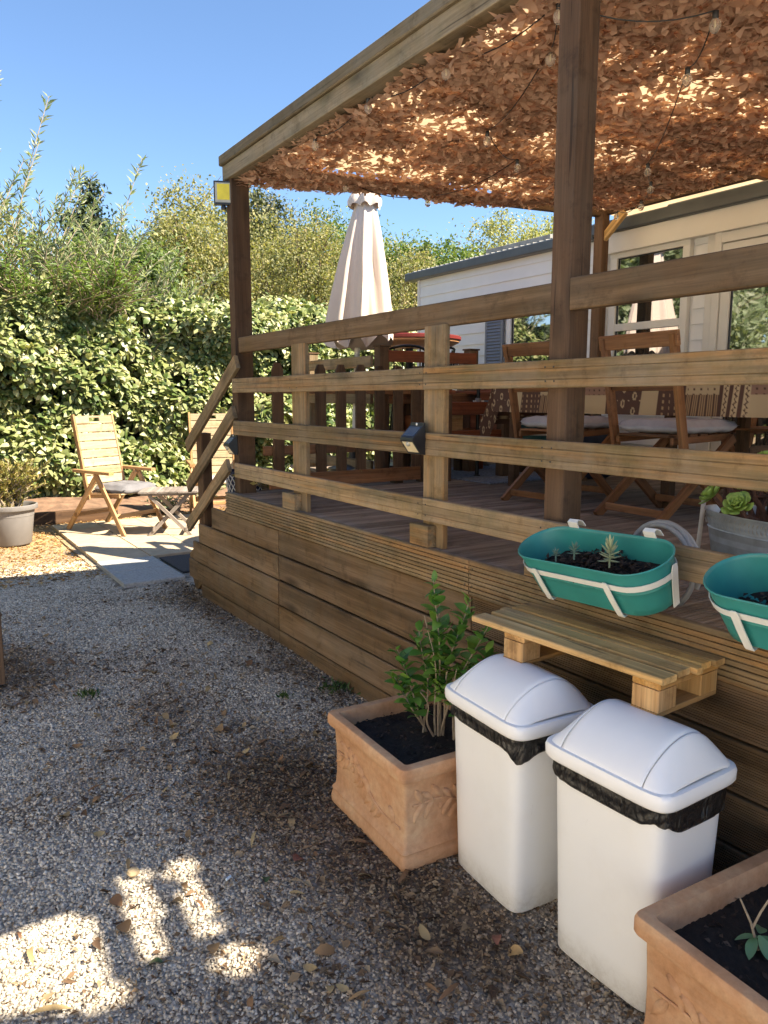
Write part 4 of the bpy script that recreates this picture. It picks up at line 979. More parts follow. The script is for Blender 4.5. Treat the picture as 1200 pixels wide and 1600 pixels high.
# ================================================================== CLOSED PARASOL
def parasol():
    root = thing('closed_parasol', 'closed cream parasol with hanging folds on a pale pole behind the far railing', 'parasol', (3.33, 5.58, ZD))
    n = 96; rings = []
    prof = [(2.335, 0.052), (2.27, 0.070), (2.20, 0.085), (2.0, 0.125), (1.75, 0.165), (1.5, 0.205), (1.3, 0.235), (1.16, 0.25), (1.10, 0.252)]
    for h, r_ in prof:
        ring = []
        for i in range(n):
            a = 2*math.pi*i/n; k = min(1, (2.36-h)/0.5)
            fold = 1+k*(0.15*math.sin(8*a+0.6*math.sin(h*3))+0.07*math.sin(16*a+h*2.2)+0.05*math.sin(5*a+1))
            zz = h+ (0.05*math.sin(8*a+.6) if h < 1.14 else 0)
            ring.append((r_*fold*math.cos(a)-0.0, r_*fold*math.sin(a), zz))
        rings.append(ring)
    # lean
    for ring in rings:
        for i, p in enumerate(ring): ring[i] = (p[0]+0.055*(p[2]-0.6), p[1], p[2])
    me = loft('canopy', rings, False, True, 60); link('canopy', me, M['parasol'], root)
    # vent frill on top
    rings = []
    for h, r_ in [(2.20, 0.130), (2.235, 0.132), (2.275, 0.115), (2.30, 0.095), (2.32, 0.05), (2.345, 0.012)]:
        rings.append([((r_*(1+0.10*math.sin(8*2*math.pi*i/n+1)+0.1*math.sin(2*math.pi*i/n*3)))*math.cos(2*math.pi*i/n)+0.09, (r_*(1+0.10*math.sin(8*2*math.pi*i/n)))*math.sin(2*math.pi*i/n), h+0.012*math.sin(8*2*math.pi*i/n)) for i in range(n)])
    link('vent', loft('vent', rings, False, True, 60), M['parasol'], root)
    tube('pole', [(-0.04, 0, 0.05), (0.0, 0, 1.0), (0.09, 0, 2.39)], 0.024, M['polewhite'], root, 12)
    link('base', lathe('base', [(0.22, 0), (0.22, 0.05), (0.05, 0.08), (0.04, 0.2)], 20), M['black'], root, (-0.04, 0, 0.002))
parasol()

# ================================================================== BINS
def bin_(label, loc, rz, seed):
    rs = np.random.default_rng(seed)
    root = thing('swing_bin', label, 'bin', loc, rz, 'white swing top bins'); root.scale = (1, 1, 1.03)
    secs = [(0.0, .114, .150, 0), (0.010, .123, .158, 0), (0.1, .126, .160, 0), (0.30, .132, .166, 0), (0.545, .140, .174, 0), (0.56, .142, .176, 0)]
    n = 64
    rings = [[(x, y, z) for x, y in srect(hx, hy, 7.5, n)] for z, hx, hy, _ in secs]
    rings += [[(x*0.97, y*0.97, 0.56) for x, y in srect(.142, .176, 7.5, n)], [(x*0.93, y*0.93, 0.30) for x, y in srect(.132, .165, 7.5, n)]]
    link('body', loft('body', rings, True, True, 50), M['white_pl'], root)
    # liner folded over the edge, wrinkled with an uneven hem
    rings = []; K = 12; n2 = 160
    ph = rs.uniform(0, 6, 8)
    for k in range(K):
        t = k/(K-1); ring = []
        for i in range(n2):
            a = 2*math.pi*i/n2; ca, sa = math.cos(a), math.sin(a); p = 7.5
            hem = 0.072+0.016*math.sin(a*2+ph[0])+0.016*math.sin(a*3+ph[1])+0.003*math.sin(a*9+ph[2])
            z = 0.568-t*hem
            w = 0.002+0.0016*t*(1+math.sin(a*11+ph[4]+t*6))+0.0012*math.sin(a*5+t*16+ph[6])*min(1, 2*t)+0.001*math.sin(a*23-t*9+ph[5])-0.002*(t > 0.95)
            hx = .1225+.0195*(z/.56)+.003+w; hy = .1565+.0195*(z/.56)+.003+w
            ring.append((hx*math.copysign(abs(ca)**(2/p), ca), hy*math.copysign(abs(sa)**(2/p), sa), z))
        rings.append(ring)
    link('bin_liner', loft('bin_liner', rings, False, False, 70), M['bag'], root)
    # lid rim
    rings = []
    for z, s, d in [(0.548, .995, 0), (0.550, 1.04, 0), (0.556, 1.06, 0), (0.578, 1.065, 0), (0.588, 1.045, 0), (0.590, 1.0, 0), (0.589, .96, 0)]:
        rings.append([(x*s, y*s, z) for x, y in srect(.152, .186, 8.0, 84)])
    link('lid_rim', loft('lid_rim', rings, True, True, 55), M['lid_pl'], root)
    # dome: swing flap in the middle, cheek at each end
    hx, hy = .151, .185
    def dome(name, y0, y1, dz, m, ny=24, nx=36):
        V = []; F = []
        for j in range(ny+1):
            y = y0+(y1-y0)*j/ny; v = min(0.9999, abs(y)/hy)
            ex = hx*(1-v**8)**(1/8)
            cheek = 1-max(0, (v-0.60)/0.40)**1.55
            for i in range(nx+1):
                u = math.cos(math.pi*(1-i/nx)); x = ex*u
                uu = (u-0.12)/(0.88 if u > 0.12 else 1.12); s = math.cos(math.pi/2*min(1, abs(uu)))**0.72
                skew = 1+0.10*(-u)*(-1)
                z = 0.588+0.095*s*max(0, cheek)+dz*min(1, s*3)
                V.append((x, y, z))
        w = nx+1
        for j in range(ny):
            for i in range(nx): F.append((j*w+i, j*w+i+1, (j+1)*w+i+1, (j+1)*w+i))
        me = mesh(name, V, F); smooth_by_angle(me, 60)
        if me.polygons[len(me.polygons)//2].normal.z < 0: me.flip_normals()
        o = link(name, me, M['lid_pl'], root)
        sm = o.modifiers.new('s', 'SOLIDIFY'); sm.thickness = 0.0035; sm.offset = -1
        return o
    dome('swing_flap', -0.124, 0.124, 0.0, 0)
    dome('lid_cheek', -0.183, -0.1268, 0.0035, 0, 14); dome('lid_cheek', 0.1268, 0.183, 0.0035, 0, 14)
    return root
bin_('white swing top bin under the left end of the pallet beside the clay planter', (1.543, 1.632, -0.010), R(-4), 3)
bin_('white swing top bin nearest the camera under the right end of the pallet', (1.550, 1.190, -0.010), R(1.5), 5)

# ================================================================== PALLET SHELF
pal = thing('pallet_shelf', 'small pale pine pallet laid as a shelf over the two white bins', 'pallet', (1.735, 1.52, 0.70), R(3.6))
def pb(nm, x0, x1, y0, y1, z0, z1, m, axis=1): box(nm, x0, x1, y0, y1, z0, z1, M[m], pal, axis=axis, c=0.003)
zt = 0.792
px = [(1.568, 1.632), (1.650, 1.705), (1.709, 1.738), (1.752, 1.800), (1.806, 1.852)]
for i, (a, b_) in enumerate(px):
    dy = (0, -0.008, 0.01, -0.004, 0.006)[i]
    o = board('slat', ((a+b_)/2, 1.875+dy, zt-0.009+0.002*(i % 2)), ((a+b_)/2, 1.168-dy, zt-0.009), b_-a, 0.018, M['pallet'], pal, (1, 0, 0), prof=[(-p[0], p[1]) for p in rect_profile(0.018, b_-a, 0.003)][::-1])
for y in (1.178, 1.65):
    pb('cross_bearer', 1.578, 1.85, y, y+0.085, zt-0.037, zt-0.019, 'palletblock', 0)
    pb('bottom_bearer', 1.570, 1.85, y+0.002, y+0.083, zt-0.112, zt-0.097, 'palletblock', 0)
    for x in (1.572, 1.768):
        pb('block', x, x+0.082, y+0.001, y+0.082, zt-0.0965, zt-0.0375, 'palletblock', 2)
# shelf brackets carrying it on the skirting
for y in (1.30, 1.80):
    box('bracket', 1.852, 1.86, y, y+0.02, zt-0.13, zt-0.02, M['black'], pal, axis=2)

# ================================================================== CLAY PLANTERS
def planter(label, loc, rz, hx, hy, H, seed):
    root = thing('clay_planter', label, 'planter', loc, rz, 'terracotta planters with olive sprig relief')
    rs = random.Random(seed)
    S = [(0.0, .955, .010), (0.006, .965, .015), (0.030, .97, .02), (0.042, .955, .015), (0.05, .945, .012), (0.058, .955, .012), (0.066, .94, .012), (0.075, .915, .012), (0.12, .90, .012), (0.2, .90, .012), (H-0.062, .915, .012), (H-0.052, .93, .012), (H-0.047, .985, .018), (H-0.040, 1.0, .02), (H-0.012, 1.0, .02), (H-0.002, .985, .02), (H, .96, .02)]
    rings = []
    for z, s, r_ in S: rings.append([(x, y, z) for x, y in rrect(hx*s, hy*s, r_, 4)])
    for z, s in ((H-0.001, .875), (H-0.012, .855), (H-0.12, .82)):
        rings.append([(x, y, z) for x, y in rrect(hx*s, hy*s*0.99, .012, 4)])
    me = loft('pot', rings, True, True, 40); link('pot', me, M['terra'], root)
    # soil
    nx = 40; V = []; F = []
    for j in range(nx+1):
        for i in range(nx+1):
            x = (i/nx*2-1)*hx*0.852; y = (j/nx*2-1)*hy*0.85
            V.append((x, y, H-0.055+rs.uniform(-.004, .004)+0.008*math.sin(x*30+seed)*math.sin(y*27)))
    for j in range(nx):
        for i in range(nx): F.append((j*(nx+1)+i, j*(nx+1)+i+1, (j+1)*(nx+1)+i+1, (j+1)*(nx+1)+i))
    link('soil', mesh('soil', V, F, True), M['soil'], root)
    n_ = 260; P_ = np.stack([rng.uniform(-hx*.8, hx*.8, n_), rng.uniform(-hy*.8, hy*.8, n_), np.full(n_, H-0.05)+rng.uniform(0, .008, n_)], 1)
    L_ = rng.uniform(0.006, 0.022, n_); V_, F_ = leaves_np(P_, rand_unit(n_)*np.array([1, 1, .4]), rand_unit(n_)*.5+np.array([0, 0, 1]), L_, L_*.3, .3, .3)
    o = link('soil_crumbs', bigmesh('soil_crumbs', V_, F_), M['chips'], root); o['kind'] = 'stuff'
    # olive sprig relief on each side
    lst = []; LV = []; LF = []
    zc = 0.17
    def face(u, z, d, side):
        s = 0.903+0.012*(z-0.1)/0.2
        if side == 0: return Vector((-hx*s-d, u, z))
        if side == 1: return Vector((u, -hy*s-d, z))
        if side == 2: return Vector((hx*s+d, u, z))
        return Vector((u, hy*s+d, z))
    for side in range(4):
        W_ = (hy if side % 2 == 0 else hx)*0.8; sg = 1 if side in (0, 3) else -1
        def P(u, z, d): return face(u*W_*sg, z, d, side)
        stem = [(u, zc+0.055*u*1.0+0.018*math.sin(u*4)) for u in np.linspace(-1, 1, 12)]
        lst.append(([P(u, z, 0.001) for u, z in stem], 0.0042))
        for i, (u, z) in enumerate(stem[1:-1]):
            for sg2 in (-1, 1):
                if rs.random() < 0.15: continue
                ang = (0.9 if sg2 > 0 else -0.9)+rs.uniform(-.25, .25); L = rs.uniform(0.055, 0.075); w = 0.013
                du, dz = math.cos(ang), math.sin(ang)
                pts = []
                base = len(LV)
                for t, ww in ((0, .15), (.3, .85), (.6, 1), (.85, .6), (1, .05)):
                    uu = u+(du*L*t)/W_; zz = z+dz*L*t
                    LV.append(P(uu-(-dz)*w*ww/W_, zz-du*w*ww, -0.001)); LV.append(P(uu, zz, 0.0095)); LV.append(P(uu+(-dz)*w*ww/W_, zz+du*w*ww, -0.001))
                for k in range(4):
                    b0 = base+3*k
                    LF.append((b0, b0+1, b0+4, b0+3)); LF.append((b0+1, b0+2, b0+5, b0+4))
            if i % 3 == 1:
                c = P(u+0.03, z-0.028, 0.003); base = len(LV)
                for a in range(8):
                    an = a*math.pi/4; LV.append(P(u+0.03+math.cos(an)*0.009/W_, z-0.028+math.sin(an)*0.012, -0.001))
                LV.append(P(u+0.03, z-0.028, 0.009))
                for a in range(8): LF.append((base+a, base+(a+1) % 8, base+8))
    o = tubes('relief_stem', lst, M['terra'], root, 6)
    me = mesh('relief_leaves', LV, LF); me.polygons.foreach_set('use_smooth', [True]*len(me.polygons)); o = link('relief_leaves', me, M['terra'], root)
    return root
p1 = planter('terracotta planter with a leafy shrub standing left of the white bins', (1.512, 2.072, 0.0), R(-2.5), 0.262, 0.272, 0.352, 1)
p2 = planter('terracotta planter holding a bare twig cutting at the right front corner', (1.535, 0.70, 0.0), R(-3), 0.262, 0.272, 0.372, 2)

def leaf_mesh(L, w, curl, name='leaf'):
    rows = 6; V = []; F = []
    for i in range(rows+1):
        t = i/rows; ww = w*math.sin(math.pi*min(1, t*0.93+0.05))**0.8*(1.0 if t < 0.999 else 0.1)
        z = curl*L*(t-t*t*1.8)
        V += [(L*t, -ww, z+0.22*ww), (L*t, 0, z), (L*t, ww, z+0.22*ww)]
    for i in range(rows):
        b = 3*i; F += [(b, b+1, b+4, b+3), (b+1, b+2, b+5, b+4)]
    me = mesh(name, V, F, True); return me
def shrub():
    root = thing('potted_shrub', 'leafy green shrub growing in the left terracotta planter', 'shrub', (1.56, 2.06, 0.30))
    rs = random.Random(11); lms = [leaf_mesh(0.055, 0.0155, 0.25), leaf_mesh(0.064, 0.018, 0.1), leaf_mesh(0.047, 0.0145, 0.5), leaf_mesh(0.058, 0.019, -0.3)]
    for m in lms: m.materials.append(M['shrubleaf'])
    stems = [((0.0, -0.01), (-0.03, -0.02, 0.58)), ((0.0, -0.01), (0.10, -0.14, 0.43)), ((-0.03, 0.03), (-0.12, 0.10, 0.32)), ((0.0, -0.01), (0.05, -0.09, 0.52)), ((-0.03, 0.03), (-0.14, 0.09, 0.22)), ((-0.03, 0.03), (-0.03, 0.06, 0.40)), ((0.02, -0.06), (0.09, -0.15, 0.34)), ((0.0, -0.01), (0.02, 0.02, 0.48)), ((-0.02, 0.0), (-0.10, -0.03, 0.19)), ((0.02, -0.06), (0.0, -0.10, 0.28)), ((0.0, 0.0), (0.05, 0.08, 0.33)), ((0.02, -0.06), (0.10, -0.06, 0.36)), ((0.0, 0.0), (-0.05, 0.0, 0.45))]
    lst = []; n = 0
    for (bx, by), (tx, ty, tz) in stems:
        pts = []
        for i in range(9):
            t = i/8; pts.append(Vector((bx+(tx-bx)*t**1.2+0.01*math.sin(6*t+tx*30), by+(ty-by)*t**1.2+0.008*math.sin(7*t+ty*20), tz*t)))
        lst.append((pts, [0.0045-0.003*i/8 for i in range(9)]))
        m = int(34*tz)+6
        for k in range(m):
            t = 0.28+0.72*(k/m)+rs.uniform(0, .02); t = min(t, 1); f = t*8; i = min(int(f), 7); p = pts[i].lerp(pts[i+1], f-i)
            az = k*2.4+rs.uniform(-.4, .4); el = rs.uniform(0.0, 0.9) if t < 0.93 else rs.uniform(.7, 1.4)
            for dd in (0, math.pi) if t < 0.95 else (0,):
                if n >= 295: break
                rot = Euler((rs.uniform(-.5, .5), -el, az+dd+rs.uniform(-.3, .3))).to_matrix()
                o = link('leaf', lms[rs.randrange(4)], None, root, p, rot); s = rs.uniform(0.75, 1.2)*(0.75 if t > .9 else 1); o.scale = (s, s, s); n += 1
    tubes('stems', lst, M['twig'], root, 6)
shrub()
def cutting():
    root = thing('twig_cutting', 'bare forked twig with a few green leaves planted in the right terracotta planter', 'cutting', (1.478, 0.80, 0.32))
    tubes('stems', [([(0, 0, 0), (-.012, .012, .06), (-.03, .03, .115)], [.0035, .003, .002]), ([(-.010, .010, .05), (0.0, 0.0, .09), (0.02, -0.015, .14), (0.035, -0.02, .2)], [.003, .0025, .002, .0015])], M['twig'], root, 6)
    me = leaf_mesh(0.05, 0.0125, 0.15); me.materials.append(M['succleaf'])
    for a, e_, p in ((3.4, 0.55, (-.005, .005, .03)), (4.4, 0.7, (0, 0, .035)), (5.4, 0.35, (0, 0, .03)), (2.3, .2, (0, .0, .03)), (0.4, .2, (0, 0, .04))):
        o = link('leaf', me, None, root, p, Euler((0.2, e_, a)).to_matrix())
M['succleaf'] = plain('waxy_leaf', (0.10, 0.20, 0.09), 0.45, var=0.15, bmp=0)
cutting()

# ================================================================== HANGING TEAL POTS
def stadium(hl, r_, n=14):
    """long axis along Y"""
    out = []
    for i in range(n+1):
        a = math.pi*i/n; out.append((r_*math.cos(a), hl-r_+r_*math.sin(a)))
    for i in range(n+1):
        a = math.pi+math.pi*i/n; out.append((r_*math.cos(a), -hl+r_+r_*math.sin(a)))
    return out
def teal_pot(label, loc, tilt, seed, soilh=0.115):
    root = thing('hanging_pot', label, 'flower pot', loc, 0, 'teal balcony pots hung on the lowest rail')
    root.rotation_euler = (R(-3 if seed == 1 else -1), tilt, 0)
    HL, RR, H = 0.280, 0.100, 0.155
    def ring(z, ins=0.0, o=0.0):
        t = z/H; s = 0.80+0.20*t; return [(x, y, z) for x, y in stadium(HL*(0.885+0.115*t)-ins+o, RR*s-ins+o)]
    rings = [ring(0.0, 0.006), ring(0.004)]+[ring(z) for z in (0.03, 0.06)]+[ring(0.078), ring(0.082, 0, 0.002), ring(0.086), ring(0.13), ring(0.149), ring(0.150, 0, 0.003), ring(0.155, 0, 0.004), ring(0.158, 0, 0.001), ring(0.156, 0.002), ring(0.148, 0.003), ring(0.05, 0.004)]
    link('pot', loft('pot', rings, True, True, 50), M['teal'], root)
    # bracket band round it, straps and hooks
    b = [ring(0.095, 0, 0.004), ring(0.095, 0, 0.0065), ring(0.114, 0, 0.0065), ring(0.114, 0, 0.004)]
    link('band', loft('band', b+[b[0]], False, False, 40), M['strap'], root)
    rs = random.Random(seed)
    def strap(pts, w=0.011):
        V = []; F = []
        P_ = [Vector(p) for p in pts]
        for k, p in enumerate(P_):
            ww = w*(0.5 if k in (0, len(P_)-1) else 1)
            V += [p+Vector((-0.0015, -ww, 0)), p+Vector((-0.0015, ww, 0)), p+Vector((0.0015, ww, 0)), p+Vector((0.0015, -ww, 0))]
        for k in range(len(P_)-1):
            for i in range(4):
                j = (i+1) % 4; F.append((4*k+i, 4*k+j, 4*k+4+j, 4*k+4+i))
        F.append((0, 1, 2, 3)[::-1]); F.append(tuple(range(4*len(P_)-4, 4*len(P_))))
        link('strap', mesh('strap', V, F), M['strap'], root)
    for y in (-0.13, 0.16):
        strap([(-0.1065, y, 0.122), (-0.1065, y, 0.118), (-0.100, y-0.004, 0.06), (-0.091, y-0.008, 0.004), (-0.088, y-0.009, -0.004), (-0.03, y-0.01, -0.007), (0.05, y-0.01, -0.007)])
    # end strap
    V = []; F = []
    for z, o in ((0.135, .0085), (0.12, .0085), (0.07, .006), (0.0, .004), (-0.008, .003)):
        yy = -(HL*(0.885+0.115*max(0, z)/H))-o; w = 0.013 if z < 0.13 else 0.008
        V += [(0.02-w, yy, z), (0.02+w, yy, z), (0.02+w, yy+0.003, z), (0.02-w, yy+0.003, z)]
    for k in range(4):
        for i in range(4):
            j = (i+1) % 4; F.append((4*k+i, 4*k+j, 4*k+4+j, 4*k+4+i))
    F.append((0, 1, 2, 3)); F.append((16, 17, 18, 19)[::-1])
    me = mesh('strap', V, F); link('strap', me, M['strap'], root)
    for y in (-0.15, 0.155):
        pts = [(0.102, y, 0.10), (0.103, y, 0.145), (0.100, y, 0.166), (0.100, y, 0.178), (0.112, y, 0.181), (0.125, y, 0.170), (0.132, y, 0.148)]
        V = []; F = []
        for (x, yy, z), nx_ in zip(pts, range(len(pts))):
            V += [(x-0.0012, yy-.021, z), (x-0.0012, yy+.021, z), (x+0.0012, yy+.021, z+.001), (x+0.0012, yy-.021, z+.001)]
        for k in range(len(pts)-1):
            for i in range(4):
                j = (i+1) % 4; F.append((4*k+i, 4*k+j, 4*k+4+j, 4*k+4+i))
        link('hook', mesh('hook', V, F), M['strap'], root)
    # soil: lumpy, with bark chips
    V = []; F = []; ns = 30; nr = 7
    st = stadium(HL*0.925-0.004, RR*0.885-0.003, 14); ns = len(st)
    for k in range(nr+1):
        s = k/nr
        for x, y in st: V.append((x*s, y*s, soilh-0.035+rs.uniform(-.006, .006)-0.028*abs(y/HL)+ (0.0 if k < nr else 0.0)))
    for k in range(nr):
        for i in range(ns):
            j = (i+1) % ns; F.append((k*ns+i, (k+1)*ns+i, (k+1)*ns+j, k*ns+j))
    link('soil', mesh('soil', V, F, False), M['soil'], root)
    n = 620; a = rng.uniform(0, 2*np.pi, n); rr = np.sqrt(rng.random(n)); x = rr*np.cos(a)*RR*0.82; y = rr*np.sin(a)*HL*0.88
    P = np.stack([x, y, soilh-0.030-0.028*abs(y/HL)+rng.uniform(-0.004, 0.010, n)], 1); L = rng.uniform(0.008, 0.028, n)
    D = rand_unit(n)*np.array([1, 1, .35]); V, F = leaves_np(P, D, rand_unit(n)*.5+np.array([0, 0, 1]), L, L*0.26, .3, .3)
    o = link('bark_chips', bigmesh('bark_chips', V, F), M['chips'], root); o['kind'] = 'stuff'
    return root
tp1 = teal_pot('teal oval balcony pot with pale succulents hung above the pallet', (1.822, 1.555, 0.902), R(-24), 1, 0.125)
tp2 = teal_pot('teal oval balcony pot at the right edge nearest the camera', (1.815, 0.868, 0.925), R(-24), 2, 0.11)
def succulent(label, loc, n, L, w, mat, h=0.03, spread=1.0, seed=0):
    root = thing('succulent', label, 'succulent', loc); rs = random.Random(seed)
    me = bpy.data.meshes.new('leaf')
    rings = [[(L*t, w*k*math.cos(a), w*k*0.6*math.sin(a)+0.18*L*t*t) for a in np.linspace(0, 2*math.pi, 7)[:-1]] for t, k in ((0, .5), (.35, 1), (.75, .75), (1, .08))]
    lm = loft('leaf', [[(p[0], p[1], p[2]) for p in r_] for r_ in rings], True, True, 60); lm.materials.append(mat)
    for k in range(n):
        t = k/n; az = k*2.4; el = -0.3+1.6*t
        link('leaf', lm, None, root, (0, 0, h*t), Euler((0, -el*spread, az)).to_matrix())
    tube('stem', [(0, 0, -0.02), (0, 0, h)], 0.003, mat, root, 6)
succulent('tall spiky pale green succulent in the middle of the left teal pot', (1.775, 1.50, 1.015), 26, 0.036, 0.0045, M['succ'], 0.05, 1, 1)
succulent('small blue green succulent in the left half of the left teal pot', (1.79, 1.655, 1.01), 16, 0.024, 0.0032, M['succ2'], 0.02, .9, 2)
succulent('tiny low grey green succulent at the left end of the left teal pot', (1.77, 1.715, 0.995), 12, 0.018, 0.003, M['succ2'], 0.012, .8, 3)
def cactus():
    root = thing('ribbed_cactus', 'small ribbed green cactus at the cut edge of the right teal pot', 'cactus', (1.745, 0.86, 1.005))
    rings = []
    for k in range(9):
        a = k/8*math.pi*0.5; rings.append([((0.036*math.cos(a)*(1+0.09*math.sin(14*b)))*math.cos(b), (0.036*math.cos(a)*(1+0.09*math.sin(14*b)))*math.sin(b), 0.036*math.sin(a)) for b in np.linspace(0, 2*math.pi, 85)[:-1]])
    link('ribs', loft('ribs', rings, True, True, 30), M['succ2'], root)
cactus()

# ================================================================== LAMPS
def solar_lamp(label, loc):
    root = thing('solar_wall_light', label, 'solar light', loc, 0, 'black solar wall lights on the railing')
    # body projects towards -X: sloping solar cell on top, lamp face below
    hw = 0.048
    prof = [(0, 0.068), (-0.008, 0.068), (-0.012, 0.055), (-0.062, 0.006), (-0.066, -0.006), (-0.022, -0.066), (0, -0.068)]
    V = [(x, s*hw, z) for s in (-1, 1) for x, z in prof]; n = len(prof)
    F = [tuple(range(n)), tuple(range(n, 2*n))[::-1]]+[((i+1) % n, i, i+n, (i+1) % n+n) for i in range(n)]
    link('housing', mesh('housing', V, F), M['black'], root)
    def quad(nm, a, b_, w, off, m):
        a, b_ = Vector(a), Vector(b_); d = (b_-a).normalized(); nn = Vector((-d.z, 0, d.x))
        if nn.x > 0: nn = -nn
        P = []
        for o in (0.0, off):
            for p in (a, b_):
                for s in (-w, w): P.append(p+nn*o+Vector((0, s, 0)))
        link(nm, mesh(nm, P, [(0, 1, 3, 2), (4, 6, 7, 5), (0, 4, 5, 1), (2, 3, 7, 6), (0, 2, 6, 4), (1, 5, 7, 3)]), m, root)
    quad('solar_cell', (-0.018, 0, 0.049), (-0.056, 0, 0.012), hw*0.84, 0.0015, M['solar'])
    quad('led_panel', (-0.060, 0, -0.012), (-0.026, 0, -0.058), hw*0.80, 0.0015, M['led_w'])
    link('motion_sensor', lathe('motion_sensor', [(0.012, -0.008), (0.012, 0), (0.009, 0.007), (0.002, 0.011)], 12), M['led_frame'], root, (-0.055, 0.0, -0.022), Euler((0, R(-125), 0)).to_matrix())
    link('screw', lathe('screw', [(0.006, 0), (0.006, 0.002), (0.002, 0.004)], 8), M['strap'], root, (-0.010, 0, 0.061), Euler((0, R(-90), 0)).to_matrix())
solar_lamp('black solar wall light screwed to the third rail at the middle baluster', (1.898, 2.665, 1.328))
solar_lamp('black solar wall light on the corner post above the steps', (1.925, 4.84, 1.19))
def flood():
    root = thing('floodlight', 'black floodlight with a yellow led plate at the top of the corner post', 'floodlight', (1.955, 4.80, 2.80), R(-24))
    w, h, t = 0.075, 0.072, 0.022
    def fbx(nm, x0, x1, y0, y1, z0, z1, m, c=0.003): box(nm, x0, x1, y0, y1, z0, z1, M[m], root, W=False, c=c)
    fbx('housing', -0.13, -0.005, 0.0, 0.04, -h, h, 'black', 0.006)
    fbx('reflector', -0.121, -0.014, -0.004, 0.002, -h+0.012, h-0.012, 'led_frame')
    fbx('led_plate', -0.108, -0.030, -0.007, -0.0035, -h+0.028, h-0.020, 'led_y')
    fbx('bracket', -0.01, 0.035, 0.0, 0.05, -0.05, 0.06, 'black')
    link('motion_sensor', lathe('motion_sensor', [(0.016, -0.012), (0.018, 0), (0.012, 0.015), (0.003, 0.02)], 12), M['black'], root, (-0.07, 0.01, -h-0.018))
flood()

# ================================================================== FURNITURE
def lb(nm, a, b_, w, t, m, root, up=(0, 0, 1), c=0.003, W=False): return board(nm, a, b_, w, t, M[m], root, up, W, c=c)
def cushion_obj(label, loc, rz, hx, hy, th, group, cat='cushion', tuft=2):
    V = []; F = []; n = 22
    for s in (1, -1):
        for j in range(n+1):
            for i in range(n+1):
                u = i/n*2-1; v = j/n*2-1; e = (1-abs(u)**6)*(1-abs(v)**6)
                tt = 0
                for a in (-.4, .4):
                    for b_ in (-.4, .4): tt += math.exp(-((u-a)**2+(v-b_)**2)/0.02)
                z = s*th/2*(max(e, 0)**0.38)*(1-0.55*tt)+0.004*math.sin(u*11)*math.sin(v*9)
                V.append((u*hx*(1-0.04*v*v), v*hy*(1-0.04*u*u), z+th/2))
    w = n+1; o = w*w
    for j in range(n):
        for i in range(n):
            F.append((j*w+i, j*w+i+1, (j+1)*w+i+1, (j+1)*w+i)); F.append((o+j*w+i, o+(j+1)*w+i, o+(j+1)*w+i+1, o+j*w+i+1))
    for i in range(n):
        F.append((i, o+i, o+i+1, i+1)); F.append((n*w+i, n*w+i+1, o+n*w+i+1, o+n*w+i)); F.append((i*w, (i+1)*w, o+(i+1)*w, o+i*w)); F.append((i*w+n, o+i*w+n, o+(i+1)*w+n, (i+1)*w+n))
    me = mesh('cushion', V, F, True)
    c = link('seat_cushion', me, M['cushion2' if 'grey tufted' in label else 'cushion'], None, loc, Euler((0, 0, rz)).to_matrix()); tag(c, label, cat, group)

def garden_chair(label, loc, rz):
    """x forward, y left"""
    r = thing('reclining_chair', label, 'garden chair', loc, rz, 'folding teak recliners by the hedge')
    for s in (-1, 1):
        y = s*0.265
        lb('back_stile', (-0.10, y, 0.36), (-0.29, y, 1.29), 0.05, 0.024, 'teak', r, (1, 0, 0))
        lb('front_leg', (0.07, s*0.30, 0.66), (0.47, s*0.30, 0.0), 0.055, 0.028, 'teak', r, (1, 0, 0))
        lb('rear_leg', (0.07, s*0.272, 0.65), (-0.46, s*0.272, 0.0), 0.055, 0.028, 'teak', r, (1, 0, 0))
        lb('armrest', (-0.26, s*0.30, 0.682), (0.32, s*0.30, 0.668), 0.065, 0.034, 'teak', r, (0, 1, 0))
        lb('seat_rail', (-0.16, s*0.235, 0.395), (0.36, s*0.235, 0.425), 0.045, 0.024, 'teak', r)
    for x, z in ((0.33, 0.2), (-0.30, 0.18)): lb('stretcher', (x, -0.30, z), (x, 0.30, z), 0.045, 0.022, 'teak', r)
    n = 9
    for k in range(n):
        t = (k+0.5)/n; x = -0.118-0.168*t; z = 0.43+0.85*t
        if k == n-1:
            for a, b_ in ((-0.25, -0.07), (0.07, 0.25)): lb('slat', (x+.012, a, z), (x+.012, b_, z), 0.088, 0.014, 'teakpale', r, (-0.2, 0, 1))
            for dz in (-0.033, 0.031): lb('handle_edge', (x+.012-dz*.2, -0.069, z+dz), (x+.012-dz*.2, 0.069, z+dz), 0.024, 0.014, 'teakpale', r, (-0.2, 0, 1))
        else: lb('slat', (x+.012, -0.25, z), (x+.012, 0.25, z), 0.088, 0.014, 'teakpale', r, (-0.2, 0, 1))
    for k in range(7): lb('slat', (-0.11+0.075*k, -0.225, 0.428+0.002*k), (-0.11+0.075*k, 0.225, 0.428+0.002*k), 0.062, 0.014, 'teakpale', r, (1, 0, 0))
    return r
garden_chair('slatted teak recliner with a grey cushion standing left of the small folding table', (2.03, 8.78, 0.027), R(-62))
garden_chair('slatted teak recliner half hidden behind the sloping handrails', (3.36, 9.15, 0.027), R(-103))
M['cushion2'] = plain('darker_grey_cushion', (0.140, 0.136, 0.144), 0.9, var=0.15, scale=12, bmp=0.25)
cushion_obj('grey tufted cushion on the left garden recliner', (2.03+0.10, 8.78-0.13, 0.452), R(-62), 0.245, 0.245, 0.115, 'cushions of the garden recliners')
cushion_obj('pale cushion on the recliner behind the sloping handrails', (3.36-0.02, 9.15-0.12, 0.452), R(-103), 0.235, 0.235, 0.075, 'cushions of the garden recliners')
